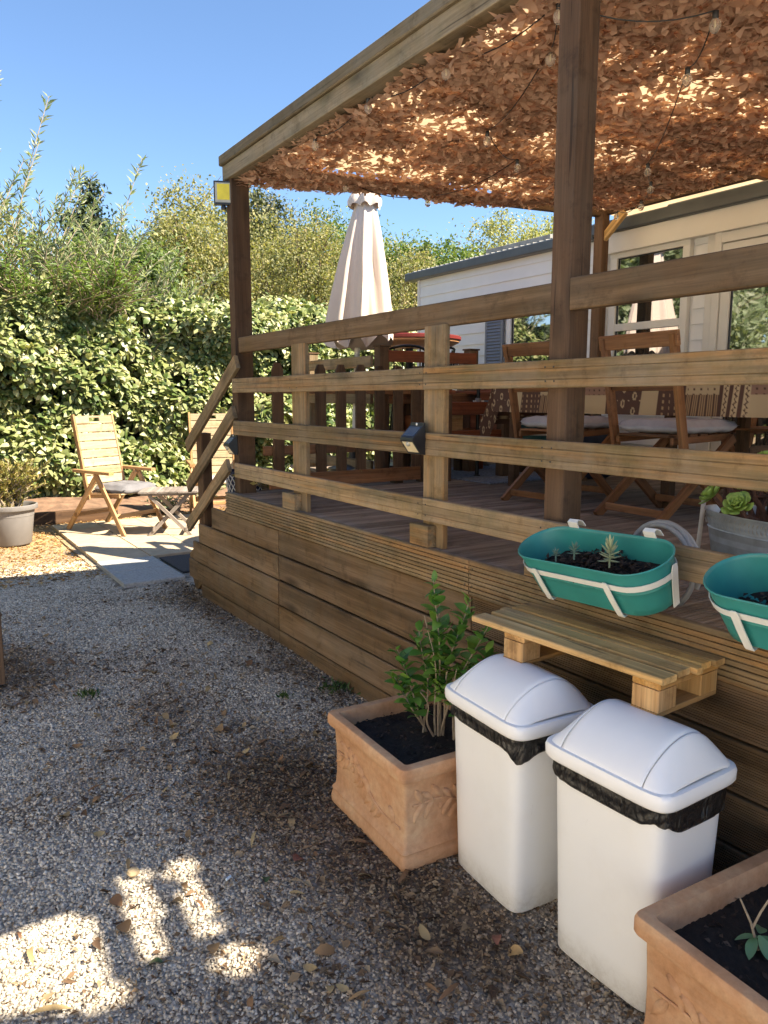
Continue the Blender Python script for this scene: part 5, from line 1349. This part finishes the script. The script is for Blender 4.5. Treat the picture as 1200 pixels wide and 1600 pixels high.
def small_table():
    r = thing('folding_table', 'small low grey weathered folding table between the two garden recliners', 'side table', (2.50, 8.20, 0.027), R(-24))
    for k in range(6): lb('slat', (-0.26+0.104*k, -0.245, 0.475), (-0.26+0.104*k, 0.245, 0.475), 0.099, 0.018, 'greywood', r, (1, 0, 0))
    for s in (-1, 1):
        lb('apron', (-0.29, s*0.20, 0.452), (0.29, s*0.20, 0.452), 0.03, 0.018, 'greywood', r)
        lb('leg', (-0.20, s*0.205, 0.44), (0.22, s*0.205, 0.0), 0.04, 0.02, 'greywood', r, (1, 0, 0))
        lb('leg', (0.20, s*0.180, 0.44), (-0.22, s*0.180, 0.0), 0.04, 0.02, 'greywood', r, (1, 0, 0))
    lb('stretcher', (0.17, -0.22, 0.07), (0.17, 0.22, 0.07), 0.04, 0.018, 'greywood', r)
    lb('stretcher', (-0.17, -0.2, 0.07), (-0.17, 0.2, 0.07), 0.04, 0.018, 'greywood', r)
small_table()

def deck_chair(label, loc, rz):
    """folding wooden dining chair, x forward, y left"""
    r = thing('folding_chair', label, 'chair', loc, rz, 'red brown folding chairs at the dining table')
    for s in (-1, 1):
        y = s*0.225
        lb('back_stile', (-0.10, y, 0.33), (-0.235, y, 0.955), 0.052, 0.026, 'chair', r, (1, 0, 0))
        lb('rear_leg', (0.30, s*0.205, 0.43), (-0.26, s*0.205, 0.0), 0.050, 0.026, 'chair', r, (1, 0, 0))
        lb('front_leg', (-0.10, s*0.228, 0.34), (0.30, s*0.228, 0.0), 0.050, 0.026, 'chair', r, (1, 0, 0))
        lb('seat_rail', (-0.15, s*0.18, 0.42), (0.30, s*0.18, 0.435), 0.035, 0.02, 'chair', r)
    lb('top_rail', (-0.232, -0.255, 0.930), (-0.232, 0.255, 0.930), 0.078, 0.022, 'chair', r, (-.2, 0, 1), c=0.008)
    lb('back_rail', (-0.175, -0.21, 0.70), (-0.175, 0.21, 0.70), 0.045, 0.018, 'chair', r, (-.2, 0, 1))
    for y in (-0.12, 0, 0.12): lb('back_slat', (-0.18, y, 0.70), (-0.228, y, 0.90), 0.03, 0.010, 'chair', r, (0, 1, 0)) if False else None
    lb('stretcher', (-0.20, -0.20, 0.05), (-0.20, 0.20, 0.05), 0.04, 0.018, 'chair', r)
    lb('stretcher', (0.22, -0.21, 0.07), (0.22, 0.21, 0.07), 0.04, 0.018, 'chair', r)
    for k in range(6): lb('seat_slat', (-0.13+0.08*k, -0.17, 0.446), (-0.13+0.08*k, 0.17, 0.446), 0.062, 0.014, 'chair', r, (1, 0, 0))
    return r
deck_chair('folding chair with a cushion just left of the middle post', (3.47, 3.38, ZD), R(4))
deck_chair('folding chair with a cushion just right of the middle post', (3.47, 2.61, ZD), R(-3))
deck_chair('folding chair on the far side of the dining table by the house wall', (4.78, 2.75, ZD), R(182))
cushion_obj('faded mauve grey cushion on the folding chair left of the middle post', (3.55, 3.38, ZD+0.455), R(4), 0.23, 0.215, 0.075, 'cushions of the dining chairs')
cushion_obj('faded mauve grey cushion on the folding chair right of the middle post', (3.58, 2.61, ZD+0.455), R(-3), 0.245, 0.225, 0.075, 'cushions of the dining chairs')

def dining_table():
    r = thing('dining_table', 'long dark wooden dining table hidden under the patterned tablecloth', 'table', (4.15, 3.0, ZD))
    for k in range(6): lb('table_board', (3.80-4.15+0.14*k, -1.9, 0.725), (3.80-4.15+0.14*k, 1.28, 0.725), 0.136, 0.022, 'chair', r, (1, 0, 0))
    for x in (-0.36, 0.36):
        for y in (-1.7, -0.2, 1.12): lb('leg', (x, y, 0.0), (x, y, 0.71), 0.06, 0.06, 'post', r, (0, 1, 0))
        lb('apron', (x, -1.8, 0.67), (x, 1.2, 0.67), 0.07, 0.02, 'chair', r)
dining_table()

def tablecloth():
    x0, x1, y0, y1 = 3.745, 4.57, 0.95, 4.30; zt_ = ZD+0.741; drop = 0.185
    cr, ycols = np.array([0.0]), None
    # surface strip: front drop (s<0) then table top; and end drop; built as one grid in (s, y)
    dy = 0.006; ys = np.arange(y0-0.15, y1+0.30, dy)
    ss = np.concatenate([np.arange(-0.20, 0, 0.006), np.linspace(0, x1-x0, 26), x1-x0+np.arange(0.01, 0.19, 0.02)])
    S, Yg = np.meshgrid(ss, ys)
    lw = x1-x0
    X = np.where(S < 0, x0-0.006, np.where(S > lw, x1+0.006, x0+S)).astype(float)
    Z = np.where(S < 0, zt_+S, np.where(S > lw, zt_-(S-lw), zt_)).astype(float)
    Yo = Yg.copy()
    # end overhang drops down, corner hangs lower
    ov = np.clip(Yg-y1, 0, 1); Yo = np.where(ov > 0, y1+0.012+0.10*ov/0.3, Yo); Z = Z-ov
    X = np.where((ov > 0) & (S < 0), x0-0.006+(-S)*0.35, X)
    ov2 = np.clip(y0-Yg, 0, 1); Yo = np.where(ov2 > 0, y0-0.01, Yo); Z = Z-ov2
    h = np.clip(zt_-Z, 0, 1)
    X = X+np.where(S < 0, -0.10*h*(1+np.sin(Yg*17+np.sin(Yg*5)*2)*0.6), 0)
    V = np.stack([X, Yo, Z+0.002*np.sin(Yg*30)*np.sin(S*20)*(h == 0)], -1).reshape(-1, 3)
    nx = len(ss); ny = len(ys); i, j = np.meshgrid(np.arange(nx-1), np.arange(ny-1)); a = (j*nx+i).ravel(); F = np.stack([a, a+1, a+nx+1, a+nx], 1)
    me = bigmesh('tablecloth', V, F, True)
    # printed pattern: patchwork of provencal squares
    u = Yg.ravel(); w = -S.ravel()   # w: distance down the drop
    brown = np.array([0.10, 0.048, 0.03]); cream = np.array([0.55, 0.40, 0.22]); tan = np.array([0.42, 0.27, 0.13]); pk = np.array([0.30, 0.17, 0.11])
    col = np.tile(brown, (len(u), 1))
    P_ = 1.13; c = np.mod(u+0.42, P_)/P_; c = np.where(u > y1-0.03, 0.1, c)
    def paint(m, colr): col[m] = colr
    # column kinds along the table, motif spacing in metres
    k1 = c < 0.24                                  # brown with cream paisleys
    ax = np.mod(u, 0.085)-0.0425; az = np.mod(w+np.floor(u/0.085)*0.045, 0.09)-0.045
    paint(k1 & ((ax/0.016)**2+(az/0.026)**2 < 1), cream*0.85); paint(k1 & ((ax/0.007)**2+(az/0.014)**2 < 1), brown)
    dot = ((np.mod(u+0.0425, 0.085)-0.0425)**2+(np.mod(w+0.02, 0.09)-0.045)**2) < 0.005**2; paint(k1 & dot, cream)
    k2 = (c >= 0.24) & (c < 0.40); top = w < 0.085
    paint(k2 & top, pk); paint(k2 & ~top, cream*0.95)
    k3 = (c >= 0.40) & (c < 0.56); st = np.mod((c-0.40)*P_, 0.06) < 0.034; paint(k3 & st, cream); paint(k3 & st & (np.abs(np.mod((c-0.40)*P_, 0.06)-0.017+0.006*np.sin(w*220)) < 0.004), brown)
    k4 = (c >= 0.56) & (c < 0.74); paint(k4 & top, cream*0.9); paint(k4 & ~top & (np.mod(u, 0.014) < 0.005), tan)
    sp_ = (np.abs(np.mod(u, 0.04)-0.02) < 0.005) & (np.abs(np.mod(w, 0.035)-0.0175) < 0.008); paint((k4 | k2) & top & sp_, brown)
    k5 = (c >= 0.74) & (c < 0.9); paint(k5 & sp_, tan); 
    k6 = c >= 0.9; paint(k6, cream*0.9)
    attr = me.color_attributes.new('print', 'FLOAT_COLOR', 'POINT'); rgba = np.ones((len(u), 4), np.float32); rgba[:, :3] = col; attr.data.foreach_set('color', rgba.ravel())
    m, nt, b = new_mat('printed_cotton'); at = N(nt, 'ShaderNodeVertexColor'); at.layer_name = 'print'
    nt.links.new(at.outputs[0], b.inputs['Base Color']); b.inputs['Roughness'].default_value = 0.9
    o = link('tablecloth', me, m); tag(o, 'brown and cream patchwork print tablecloth hanging over the dining table edge', 'tablecloth')
tablecloth()

# bar table, bar stools and other things on the far part of the deck
def bar_table():
    r = thing('bar_table', 'tall round table with a red edged top beyond the far railing', 'table', (4.12, 5.95, ZD))
    link('table_top', lathe('table_top', [(0.0, 1.165), (0.47, 1.165), (0.485, 1.172), (0.485, 1.198), (0.475, 1.205), (0.0, 1.205)], 40), M['red'], r)
    link('underside', lathe('underside', [(0.0, 1.10), (0.40, 1.115), (0.468, 1.150), (0.468, 1.164), (0, 1.164)], 40), M['orangewood'], r)
    link('stem', lathe('stem', [(0.035, 0.04), (0.035, 1.1)], 14), M['blackmetal'], r)
    link('foot', lathe('foot', [(0.25, 0), (0.25, 0.015), (0.05, 0.04)], 24), M['blackmetal'], r)
bar_table()
def bar_stool(label, loc, rz):
    r = thing('bar_stool', label, 'bar stool', loc, rz, 'black metal bar stools')
    link('seat', lathe('seat', [(0.0, 0.74), (0.17, 0.74), (0.18, 0.755), (0.17, 0.775), (0, 0.78)], 20), M['blackmetal'], r)
    arc = [(-0.17*math.cos(a), 0.17*math.sin(a), 1.02+0.05*math.cos(a)) for a in np.linspace(-1.4, 1.4, 12)]
    tube('back_hoop', [(0.0, -0.17, 0.77)]+arc+[(0.0, 0.17, 0.77)], 0.011, M['blackmetal'], r)
    for a in (-.7, -.25, .25, .7): tube('back_bar', [(-0.15*math.cos(a), 0.17*math.sin(a), 0.77), (-0.17*math.cos(a), 0.17*math.sin(a), 1.05)], 0.006, M['blackmetal'], r)
    for a in (0.8, 2.35, 3.9, 5.5): tube('leg', [(0.12*math.cos(a), 0.12*math.sin(a), 0.74), (0.23*math.cos(a), 0.23*math.sin(a), 0)], 0.010, M['blackmetal'], r)
    tube('foot_ring', [(0.19*math.cos(a), 0.19*math.sin(a), 0.28) for a in np.linspace(0, 6.28, 16)], 0.007, M['blackmetal'], r)
bar_stool('black metal bar stool under the left side of the red topped table', (3.72, 5.42, ZD), R(60))
bar_stool('black metal bar stool under the right side of the red topped table', (4.05, 5.45, ZD), R(100))
def armchair():
    r = thing('wooden_armchair', 'boxy mahogany coloured wooden armchair behind the middle baluster', 'armchair', (3.92, 4.95, ZD))
    for x in (-0.36, 0.26):
        for y in (-0.28, 0.28): lb('leg', (x, y, 0.0), (x, y, 0.66), 0.09, 0.10, 'post', r, (0, 1, 0), c=0.006)
        lb('armrest', (x, -0.34, 0.685), (x, 0.36, 0.685), 0.13, 0.03, 'redwood', r, (1, 0, 0), c=0.008)
        lb('side_board', (x, -0.24, 0.44), (x, 0.24, 0.44), 0.12, 0.02, 'redwood', r)
    for z, w in ((0.34, 0.10), (0.56, 0.10)): lb('front_board', (-0.31, -0.29, z), (0.21, -0.29, z), w, 0.024, 'redwood', r)
    for k in range(4): lb('back_board', (-0.31, 0.30+0.02*k, 0.46+0.09*k), (0.21, 0.30+0.02*k, 0.46+0.09*k), 0.078, 0.02, 'redwood', r)
    for k in range(5): lb('seat_board', (-0.31, -0.22+0.11*k, 0.36), (0.21, -0.22+0.11*k, 0.36), 0.1, 0.02, 'redwood', r, (0, 1, 0))
    lb('panel', (-0.28, -0.26, 0.45), (-0.16, -0.26, 0.45), 0.2, 0.012, 'teak', r)
armchair()
def bench():
    r = thing('wooden_bench', 'low mahogany coloured bench standing beside the boxy armchair', 'bench', (4.72, 5.1, ZD))
    for x in (-0.3, 0.3):
        for y in (-0.16, 0.16): lb('leg', (x, y, 0.0), (x, y, 0.40), 0.05, 0.05, 'redwood', r, (0, 1, 0))
    for k in range(4): lb('seat_board', (-0.36, -0.15+0.1*k, 0.415), (0.36, -0.15+0.1*k, 0.415), 0.09, 0.024, 'redwood', r, (0, 1, 0))
    for z in (0.55, 0.67, 0.79): lb('back_board', (-0.36, 0.22, z), (0.36, 0.22, z), 0.1, 0.02, 'redwood', r)
    for x in (-0.3, 0.3): lb('back_post', (x, 0.24, 0.0), (x, 0.24, 0.84), 0.05, 0.03, 'redwood', r, (0, 1, 0))
    lb('front_rail', (-0.3, -0.17, 0.12), (0.3, -0.17, 0.12), 0.1, 0.02, 'redwood', r)
bench()
def metal_pole():
    r = thing('thin_pole', 'thin black metal pole with a clamp standing on the deck behind the baluster', 'pole', (4.0, 4.79, ZD))
    tube('pole', [(0, 0, 0), (0, 0, 0.77)], 0.016, M['blackmetal'], r, 10)
    link('foot', lathe('foot', [(0.03, 0), (0.03, 0.015), (0.018, 0.02)], 12), M['blackmetal'], r)
    link('collar', lathe('collar', [(0.024, 0.60), (0.026, 0.62), (0.024, 0.64)], 12), M['greypot'], r)
    tube('clamp', [(-0.05, 0, 0.615), (0.05, 0, 0.615), (0.055, 0, 0.60)], 0.006, M['strap'], r, 6)
metal_pole()
def tin():
    r = thing('lettered_tin', 'dark teal rounded tin with white curved lettering beside the thin pole', 'tin', (4.62, 4.84, ZD+0.17), R(-32))
    rings = [[(x, y, z) for x, y in rrect(.20*s, .09*s, .04, 4)] for z, s in ((0.08, .98), (0.09, 1), (0.42, 1), (0.44, 1.02), (0.46, .99), (0.475, .8))]
    link('body', loft('body', rings, True, True, 40), M['tealtin'], r)
    def txt(nm, s, x, z, size, sh=0):
        cu = bpy.data.curves.new(nm, 'FONT'); cu.body = s; cu.size = size; cu.extrude = 0.001; cu.align_x = 'CENTER'
        if sh: cu.offset = 0.002
        o = bpy.data.objects.new('tmp', cu); COL.objects.link(o); dg_ = bpy.context.evaluated_depsgraph_get()
        me = bpy.data.meshes.new_from_object(o.evaluated_get(dg_)); bpy.data.objects.remove(o)
        # bend upwards in the middle like the print on the lid
        for v in me.vertices: v.co.y += -1.4*v.co.x*v.co.x
        link(nm, me, M['lattice'], r, (x, -0.0915, z), Euler((R(90), 0, 0)).to_matrix())
    txt('lettering', 'DUITS', 0.0, 0.32, 0.115, 1)
    for k in range(3): lb('printed_line', (-0.13, -0.0912, 0.25-0.045*k), (0.13, -0.0912, 0.25-0.045*k), 0.012, 0.001, 'lattice', r)
    link('lid', loft('lid', [[(x, y, z) for x, y in rrect(.203*s, .093*s, .04, 4)] for z, s in ((0.44, 1), (0.47, 1), (0.482, .95))], True, True, 40), M['tealtin'], r)
tin()
st_ = box('tin_stand', 4.42, 4.84, 4.80, 4.98, ZD+0.005, ZD+0.245, M['post'], None); tag(st_, 'low dark wooden crate under the lettered tin', 'crate')
def pouf():
    rings = []
    for z, s in ((0, .80), (0.02, .92), (0.12, 1.0), (0.26, 1.0), (0.36, .93), (0.41, .75), (0.42, .4)):
        rings.append([(x*s*(1+0.03*math.sin(7*i)), y*s, z) for i, (x, y) in enumerate(srect(.24, .24, 3.2, 36))])
    o = link('storage_bag', loft('storage_bag', rings, True, True, 50), M['navy'], None, (4.66, 4.28, ZD+0.012)); tag(o, 'dark navy bulging fabric bag on the rug under the table end', 'bag')
pouf()
r_ = box('rug', 3.72, 5.16, 4.30, 5.5, ZD+0.001, ZD+0.010, M['rug'], None, axis=0, c=0.003); tag(r_, 'grey blue woven rug on the deck beneath the navy bag', 'rug')
def grey_chair():
    r = thing('slatted_chair', 'grey slatted chair just showing beside the far railing post', 'chair', (4.72, 5.75, ZD), R(-60))
    for s in (-1, 1):
        lb('back_stile', (-0.1, s*0.2, 0.0), (-0.25, s*0.2, 0.99), 0.04, 0.02, 'greywood', r, (1, 0, 0)); lb('leg', (-0.2, s*0.2, 0.42), (0.25, s*0.2, 0), 0.04, 0.02, 'greywood', r, (1, 0, 0))
    for k in range(6): lb('slat', (-0.17-0.014*k, -0.2, 0.5+0.088*k), (-0.17-0.014*k, 0.2, 0.5+0.088*k), 0.075, 0.014, 'greywood', r)
    for k in range(5): lb('seat_slat', (-0.15+0.08*k, -0.2, 0.43), (-0.15+0.08*k, 0.2, 0.43), 0.06, 0.014, 'greywood', r, (1, 0, 0))
grey_chair()

# zinc trough with aeoniums
def zinc_pot():
    r = thing('zinc_trough', 'oval zinc trough with an embossed rim behind the lowest rail at the right', 'planter', (2.62, 1.50, ZD+0.008), R(-18)); r.scale = (1, 1, 0.87)
    n = 72
    def rg(z, s, e=0): return [(x*s, y*s*(1), z) for x, y in srect(.155, .27, 2.4, n)]
    rings = [rg(0, .80), rg(.004, .82), rg(.17, .93), rg(.175, .95), rg(.18, .93), rg(.24, .985), rg(.245, 1.01), rg(.252, 1.01), rg(.25, .97), rg(.12, .9)]
    link('trough', loft('trough', rings, True, True, 45), M['zinc'], r)
    # embossed leaf border on the rim
    V = []; F = []
    pts = srect(.155, .27, 2.4, 96)
    for i in range(96):
        p, q = Vector((*pts[i], 0)), Vector((*pts[(i+1) % 96], 0)); t = (q-p).normalized(); nn = Vector((t.y, -t.x, 0)); m_ = (p+q)/2
        for sg in (1, -1):
            b0 = len(V); z0 = 0.213; s = 0.965
            V += [m_*s+nn*0.001+Vector((0, 0, z0)), m_*s+t*0.007+nn*0.006+Vector((0, 0, z0+sg*0.010)), m_*s+t*0.009+nn*0.001+Vector((0, 0, z0+sg*0.026)), m_*s-t*0.001+nn*0.001+Vector((0, 0, z0+sg*0.014))]
            F += [(b0, b0+1, b0+3), (b0+1, b0+2, b0+3), (b0, b0+3, b0+1)]
    link('embossed_border', mesh('embossed_border', V, F), M['lattice'], r)
    link('soil', mesh('soil', [(x*.93, y*.93, .2) for x, y in srect(.155, .27, 2.4, 40)], [tuple(range(40))]), M['soil'], r)
    tube('stake', [(-0.02, 0.36, -0.02), (-0.025, 0.33, 0.265)], 0.009, M['lattice'], r, 10)
zinc_pot()
def aeonium():
    r = thing('aeonium', 'woody aeonium with lime green rosettes growing in the zinc trough', 'succulent', (2.60, 1.50, ZD+0.22))
    rs = random.Random(4); lst = []
    me = loft('leaf', [[(0.05*t, 0.012*k*math.cos(a), 0.004*k*math.sin(a)+0.012*t*t) for a in np.linspace(0, 2*math.pi, 7)[:-1]] for t, k in ((0, .3), (.4, .75), (.75, 1.1), (.93, .9), (1, .2))], True, True, 60)
    me.materials.append(M['aeon'])
    heads = [((-0.16, 0.012, 0.045), 1.2, (-0.75, -.2)), ((-0.15, 0.117, 0.07), 1.1, (-.5, .9)), ((-0.10, 0.01, 0.118), 1.0, (-.5, .2)), ((-0.08, 0.08, 0.12), 0.8, (-.4, .3)), ((-0.03, -0.15, 0.125), 0.95, (-.4, -.4)), ((-0.05, -0.24, 0.09), .9, (-.5, -.2)), ((0.05, 0.05, 0.20), .8, (0, 0))]
    for (p, s, (tx, ty)) in heads:
        c = Vector(p); b0 = Vector((rs.uniform(-.05, .05), p[1]*0.35, -0.02)); lst.append(([b0, b0.lerp(c, 0.45)+Vector((0.03, 0, -0.02)), b0.lerp(c, .8)+Vector((0.01, 0, -.02)), c], [0.014, 0.011, 0.009, 0.008]))
        base = Euler((-ty*0.8, tx*1.1, 0)).to_matrix()
        for k in range(26):
            rot = base @ Euler((0, -(0.05+1.25*(k/26)), k*2.4)).to_matrix(); o = link('leaf', me, None, r, c+base @ Vector((0, 0, 0.012*k/26)), rot); q = s*(1.0-0.55*k/26); o.scale = (q, q*1.25, q)
    for k in range(34):
        a = rs.uniform(0, 6.28); y = rs.uniform(-.22, .2); lst.append(([(0, y, -.02), (0.04*math.cos(a), y+0.03*math.sin(a), 0.06), (0.10*math.cos(a), y+0.08*math.sin(a), rs.uniform(0.05, .14))], [0.011, 0.009, 0.005]))
    tubes('stems', lst, M['woody'], r, 7)
M['woody'] = plain('reddish_woody_stem', (0.11, 0.055, 0.04), 0.85, var=0.4, scale=40, bmp=0.4)
aeonium()
def hose():
    r = thing('garden_hose', 'coiled grey garden hose hanging behind the lowest rail between the teal pots', 'hose', (2.03, 1.51, 1.02))
    pts = []
    for i in range(70):
        a = i/70*2*math.pi*2.6; rr = 0.135+0.006*math.sin(a*0.5)
        pts.append((0.012*math.sin(a*1.3)+0.010*i/70, rr*math.cos(a)*0.92, rr*math.sin(a)-0.05))
    tube('coil', pts, 0.0085, M['hose'], r, 10)
    tube('tail', [(0.0, -0.12, -0.02), (0.01, -0.2, -0.1), (0.03, -0.3, -0.145), (0.1, -0.5, -0.148)], 0.0105, M['hose'], r, 10)
hose()
def basket():
    r = thing('lattice_basket', 'black and white lattice pot standing on the ground behind the corner post', 'plant pot', (2.55, 6.15, 0.55))
    link('pot', lathe('pot', [(0.13, -0.55), (0.145, -0.1), (0.15, 0.0), (0.185, 0.30), (0.19, 0.33), (0.17, 0.33), (0.16, 0.2)], 32), M['navy'], r)
    lst = []
    for k in range(22):
        for s in (-1, 1):
            pts = []
            for t in np.linspace(0, 1, 7):
                a = 2*math.pi*k/22+s*t*1.1; R_ = 0.148+0.04*t; pts.append((R_*math.cos(a), R_*math.sin(a), 0.01+0.29*t))
            lst.append((pts, 0.004))
    tubes('lattice', lst, M['lattice'], r, 4)
basket()

# pot with a wispy shrub at the left
def grey_pot():
    r = thing('grey_pot', 'big grey plastic pot on the gravel at the left edge', 'plant pot', (0.93, 8.62, 0.0))
    link('pot', lathe('pot', [(0.19, 0), (0.20, 0.01), (0.245, 0.36), (0.275, 0.365), (0.28, 0.375), (0.28, 0.41), (0.265, 0.415), (0.25, 0.40), (0.24, 0.30)], 40), M['greypot'], r)
    link('soil', mesh('soil', [(0.245*math.cos(a), 0.245*math.sin(a), 0.36) for a in np.linspace(0, 6.28, 30)[:-1]], [tuple(range(29))]), M['soil'], r)
grey_pot()
sp = [(random.uniform(-.1, .1), random.uniform(-.1, .1), 0, random.uniform(-.3, .3), random.uniform(-.3, .3), random.uniform(0.15, 0.5)) for _ in range(90)]
shoots('potted_bush', 'straggly yellowing bush growing in the grey plastic pot', (0.93, 8.62, 0.37), sp, 'olivey2', 0.045, 'shrub', per=230, hw=0.25)

def dark_post():
    r = thing('wooden_stub', 'dark wooden stub post at the left edge of the gravel', 'post', (0.362, 4.33, 0))
    lb('post', (0, 0, 0), (0, 0, 0.37), 0.055, 0.055, 'post', r, (0, 1, 0))
    lb('cap', (0, 0, 0.371), (0, 0, 0.382), 0.066, 0.066, 'post', r, (0, 1, 0))
dark_post()
def low_plants():
    for i, (x, y, h) in enumerate(((2.95, 9.75, .22), (3.5, 10.1, .25), (4.2, 9.9, .2))):
        sp = [(random.uniform(-.12, .12), random.uniform(-.1, .1), 0, random.uniform(-.3, .3), random.uniform(-.3, .3), random.uniform(0.1, h)) for _ in range(30)]
        shoots('weedy_plant', ('small yellow green weed growing at the edge of the earth bank under the table', 'yellow green weed on the earth bank behind the folding table', 'low weed on the earth bank seen through the sloping rails')[i], (x, y, 0.05), sp, 'willow', 0.05, 'weed', per=60, hw=0.3)
    sp = [(random.uniform(-.25, .25), random.uniform(-.05, .05), 0, random.uniform(-.3, .3), random.uniform(-.3, .1), random.uniform(0.06, .16)) for _ in range(50)]
    shoots('deck_edge_plant', 'small leafy plant behind the deck edge at the foot of the corner post', (2.45, 5.0, ZD-0.03), sp, 'olivey2', 0.04, 'plant', per=90, hw=0.3)
low_plants()

# ---- fallen leaves one can pick out on the gravel
def fallen():
    big = leaf_mesh(0.055, 0.014, 0.5); med = leaf_mesh(0.042, 0.012, -0.4); longl = leaf_mesh(0.085, 0.007, 0.3); wide = leaf_mesh(0.05, 0.02, 0.4)
    for m in (big, med, longl, wide): m.materials.append(M['dryleaf'])
    named = [((0.98, 2.06), wide, 0.4, 'curled reddish brown leaf on the gravel left of the shrub planter', M['redleaf']),
             ((1.33, 1.36), wide, 2.2, 'golden brown curled leaf at the foot of the two white bins', M['goldleaf']),
             ((1.29, 1.42), big, 0.9, 'brown leaf lying against the base of the farther white bin', M['redleaf']),
             ((0.86, 2.01), big, 1.2, 'dark green leaf on the gravel below the reddish leaf', M['greenfall']),
             ((0.76, 1.76), longl, 0.3, 'narrow pale leaf in the rightmost sun patch', M['goldleaf']),
             ((0.49, 1.86), big, 2.4, 'green leaf between the large and the middle sun patches', M['greenfall'])]
    for (x, y), me, a, lab, mt in named:
        m2 = me.copy(); m2.materials.clear(); m2.materials.append(mt)
        o = link('fallen_leaf', m2, None, None, (x, y, gz(x, y)+0.014), Euler((random.uniform(-.3, .3), random.uniform(-.2, .2), a)).to_matrix()); tag(o, lab, 'leaf', 'fallen leaves on the gravel')
    rs = random.Random(5); n = 0
    while n < 150:
        x = rs.uniform(0.05, 1.85); y = rs.uniform(0.9, 5.6)
        if x < 0.1*y-0.05: continue
        if rs.random() > float(litter_mask(np.array(x), np.array(y)))*0.8+0.32: continue
        if 1.22 < x and y < 2.4: continue
        me = rs.choice((big, med, longl, longl, wide, med)); s = rs.uniform(0.6, 1.2)
        o = link('fallen_leaf', me, None, None, (x, y, gz(x, y)+0.012+rs.uniform(0, .006)), Euler((rs.uniform(-.5, .5), rs.uniform(-.25, .25), rs.uniform(0, 6.3))).to_matrix())
        o.scale = (s, s, s); tag(o, 'dry curled brown or tan leaf lying loose on the gravel', 'leaf', 'loose dry leaves on the gravel'); n += 1
    pb_ = lathe('round_pebble', [(0.002, -0.009), (0.014, -0.008), (0.02, 0), (0.016, 0.009), (0.002, 0.012)], 14)
    o = link('round_pebble', pb_, M['goldstone'], None, (0.525, 2.285, 0.008)); tag(o, 'round tan pebble at the top of the middle sun patch', 'pebble')
    o = box('paper_scrap', 0.757, 0.777, 2.085, 2.092, 0.008, 0.016, M['whitebit'], None, axis=0); o.rotation_euler.z += 0.5; tag(o, 'tiny pale blue scrap on the gravel right of the sun patches', 'scrap')
M['redleaf'] = plain('reddish_leaf', (0.20, 0.075, 0.045), 0.7, var=0.3, bmp=0.1); M['goldleaf'] = plain('golden_leaf', (0.42, 0.26, 0.10), 0.6, var=0.3, bmp=0.1)
M['greenfall'] = plain('fallen_green_leaf', (0.05, 0.09, 0.03), 0.5, var=0.3, bmp=0.1); M['goldstone'] = plain('tan_stone', (0.55, 0.42, 0.24), 0.7, var=0.1, bmp=0.1)
fallen()
bpy.context.view_layer.update()
tri = 0
for o in bpy.data.objects:
    if o.type == 'MESH': tri += sum(len(p.vertices)-2 for p in o.data.polygons) if len(o.data.polygons) < 2000 else len(o.data.polygons)*(2 if len(o.data.polygons[0].vertices) == 4 else 1)
print('objects', len(bpy.data.objects), 'triangles', tri)
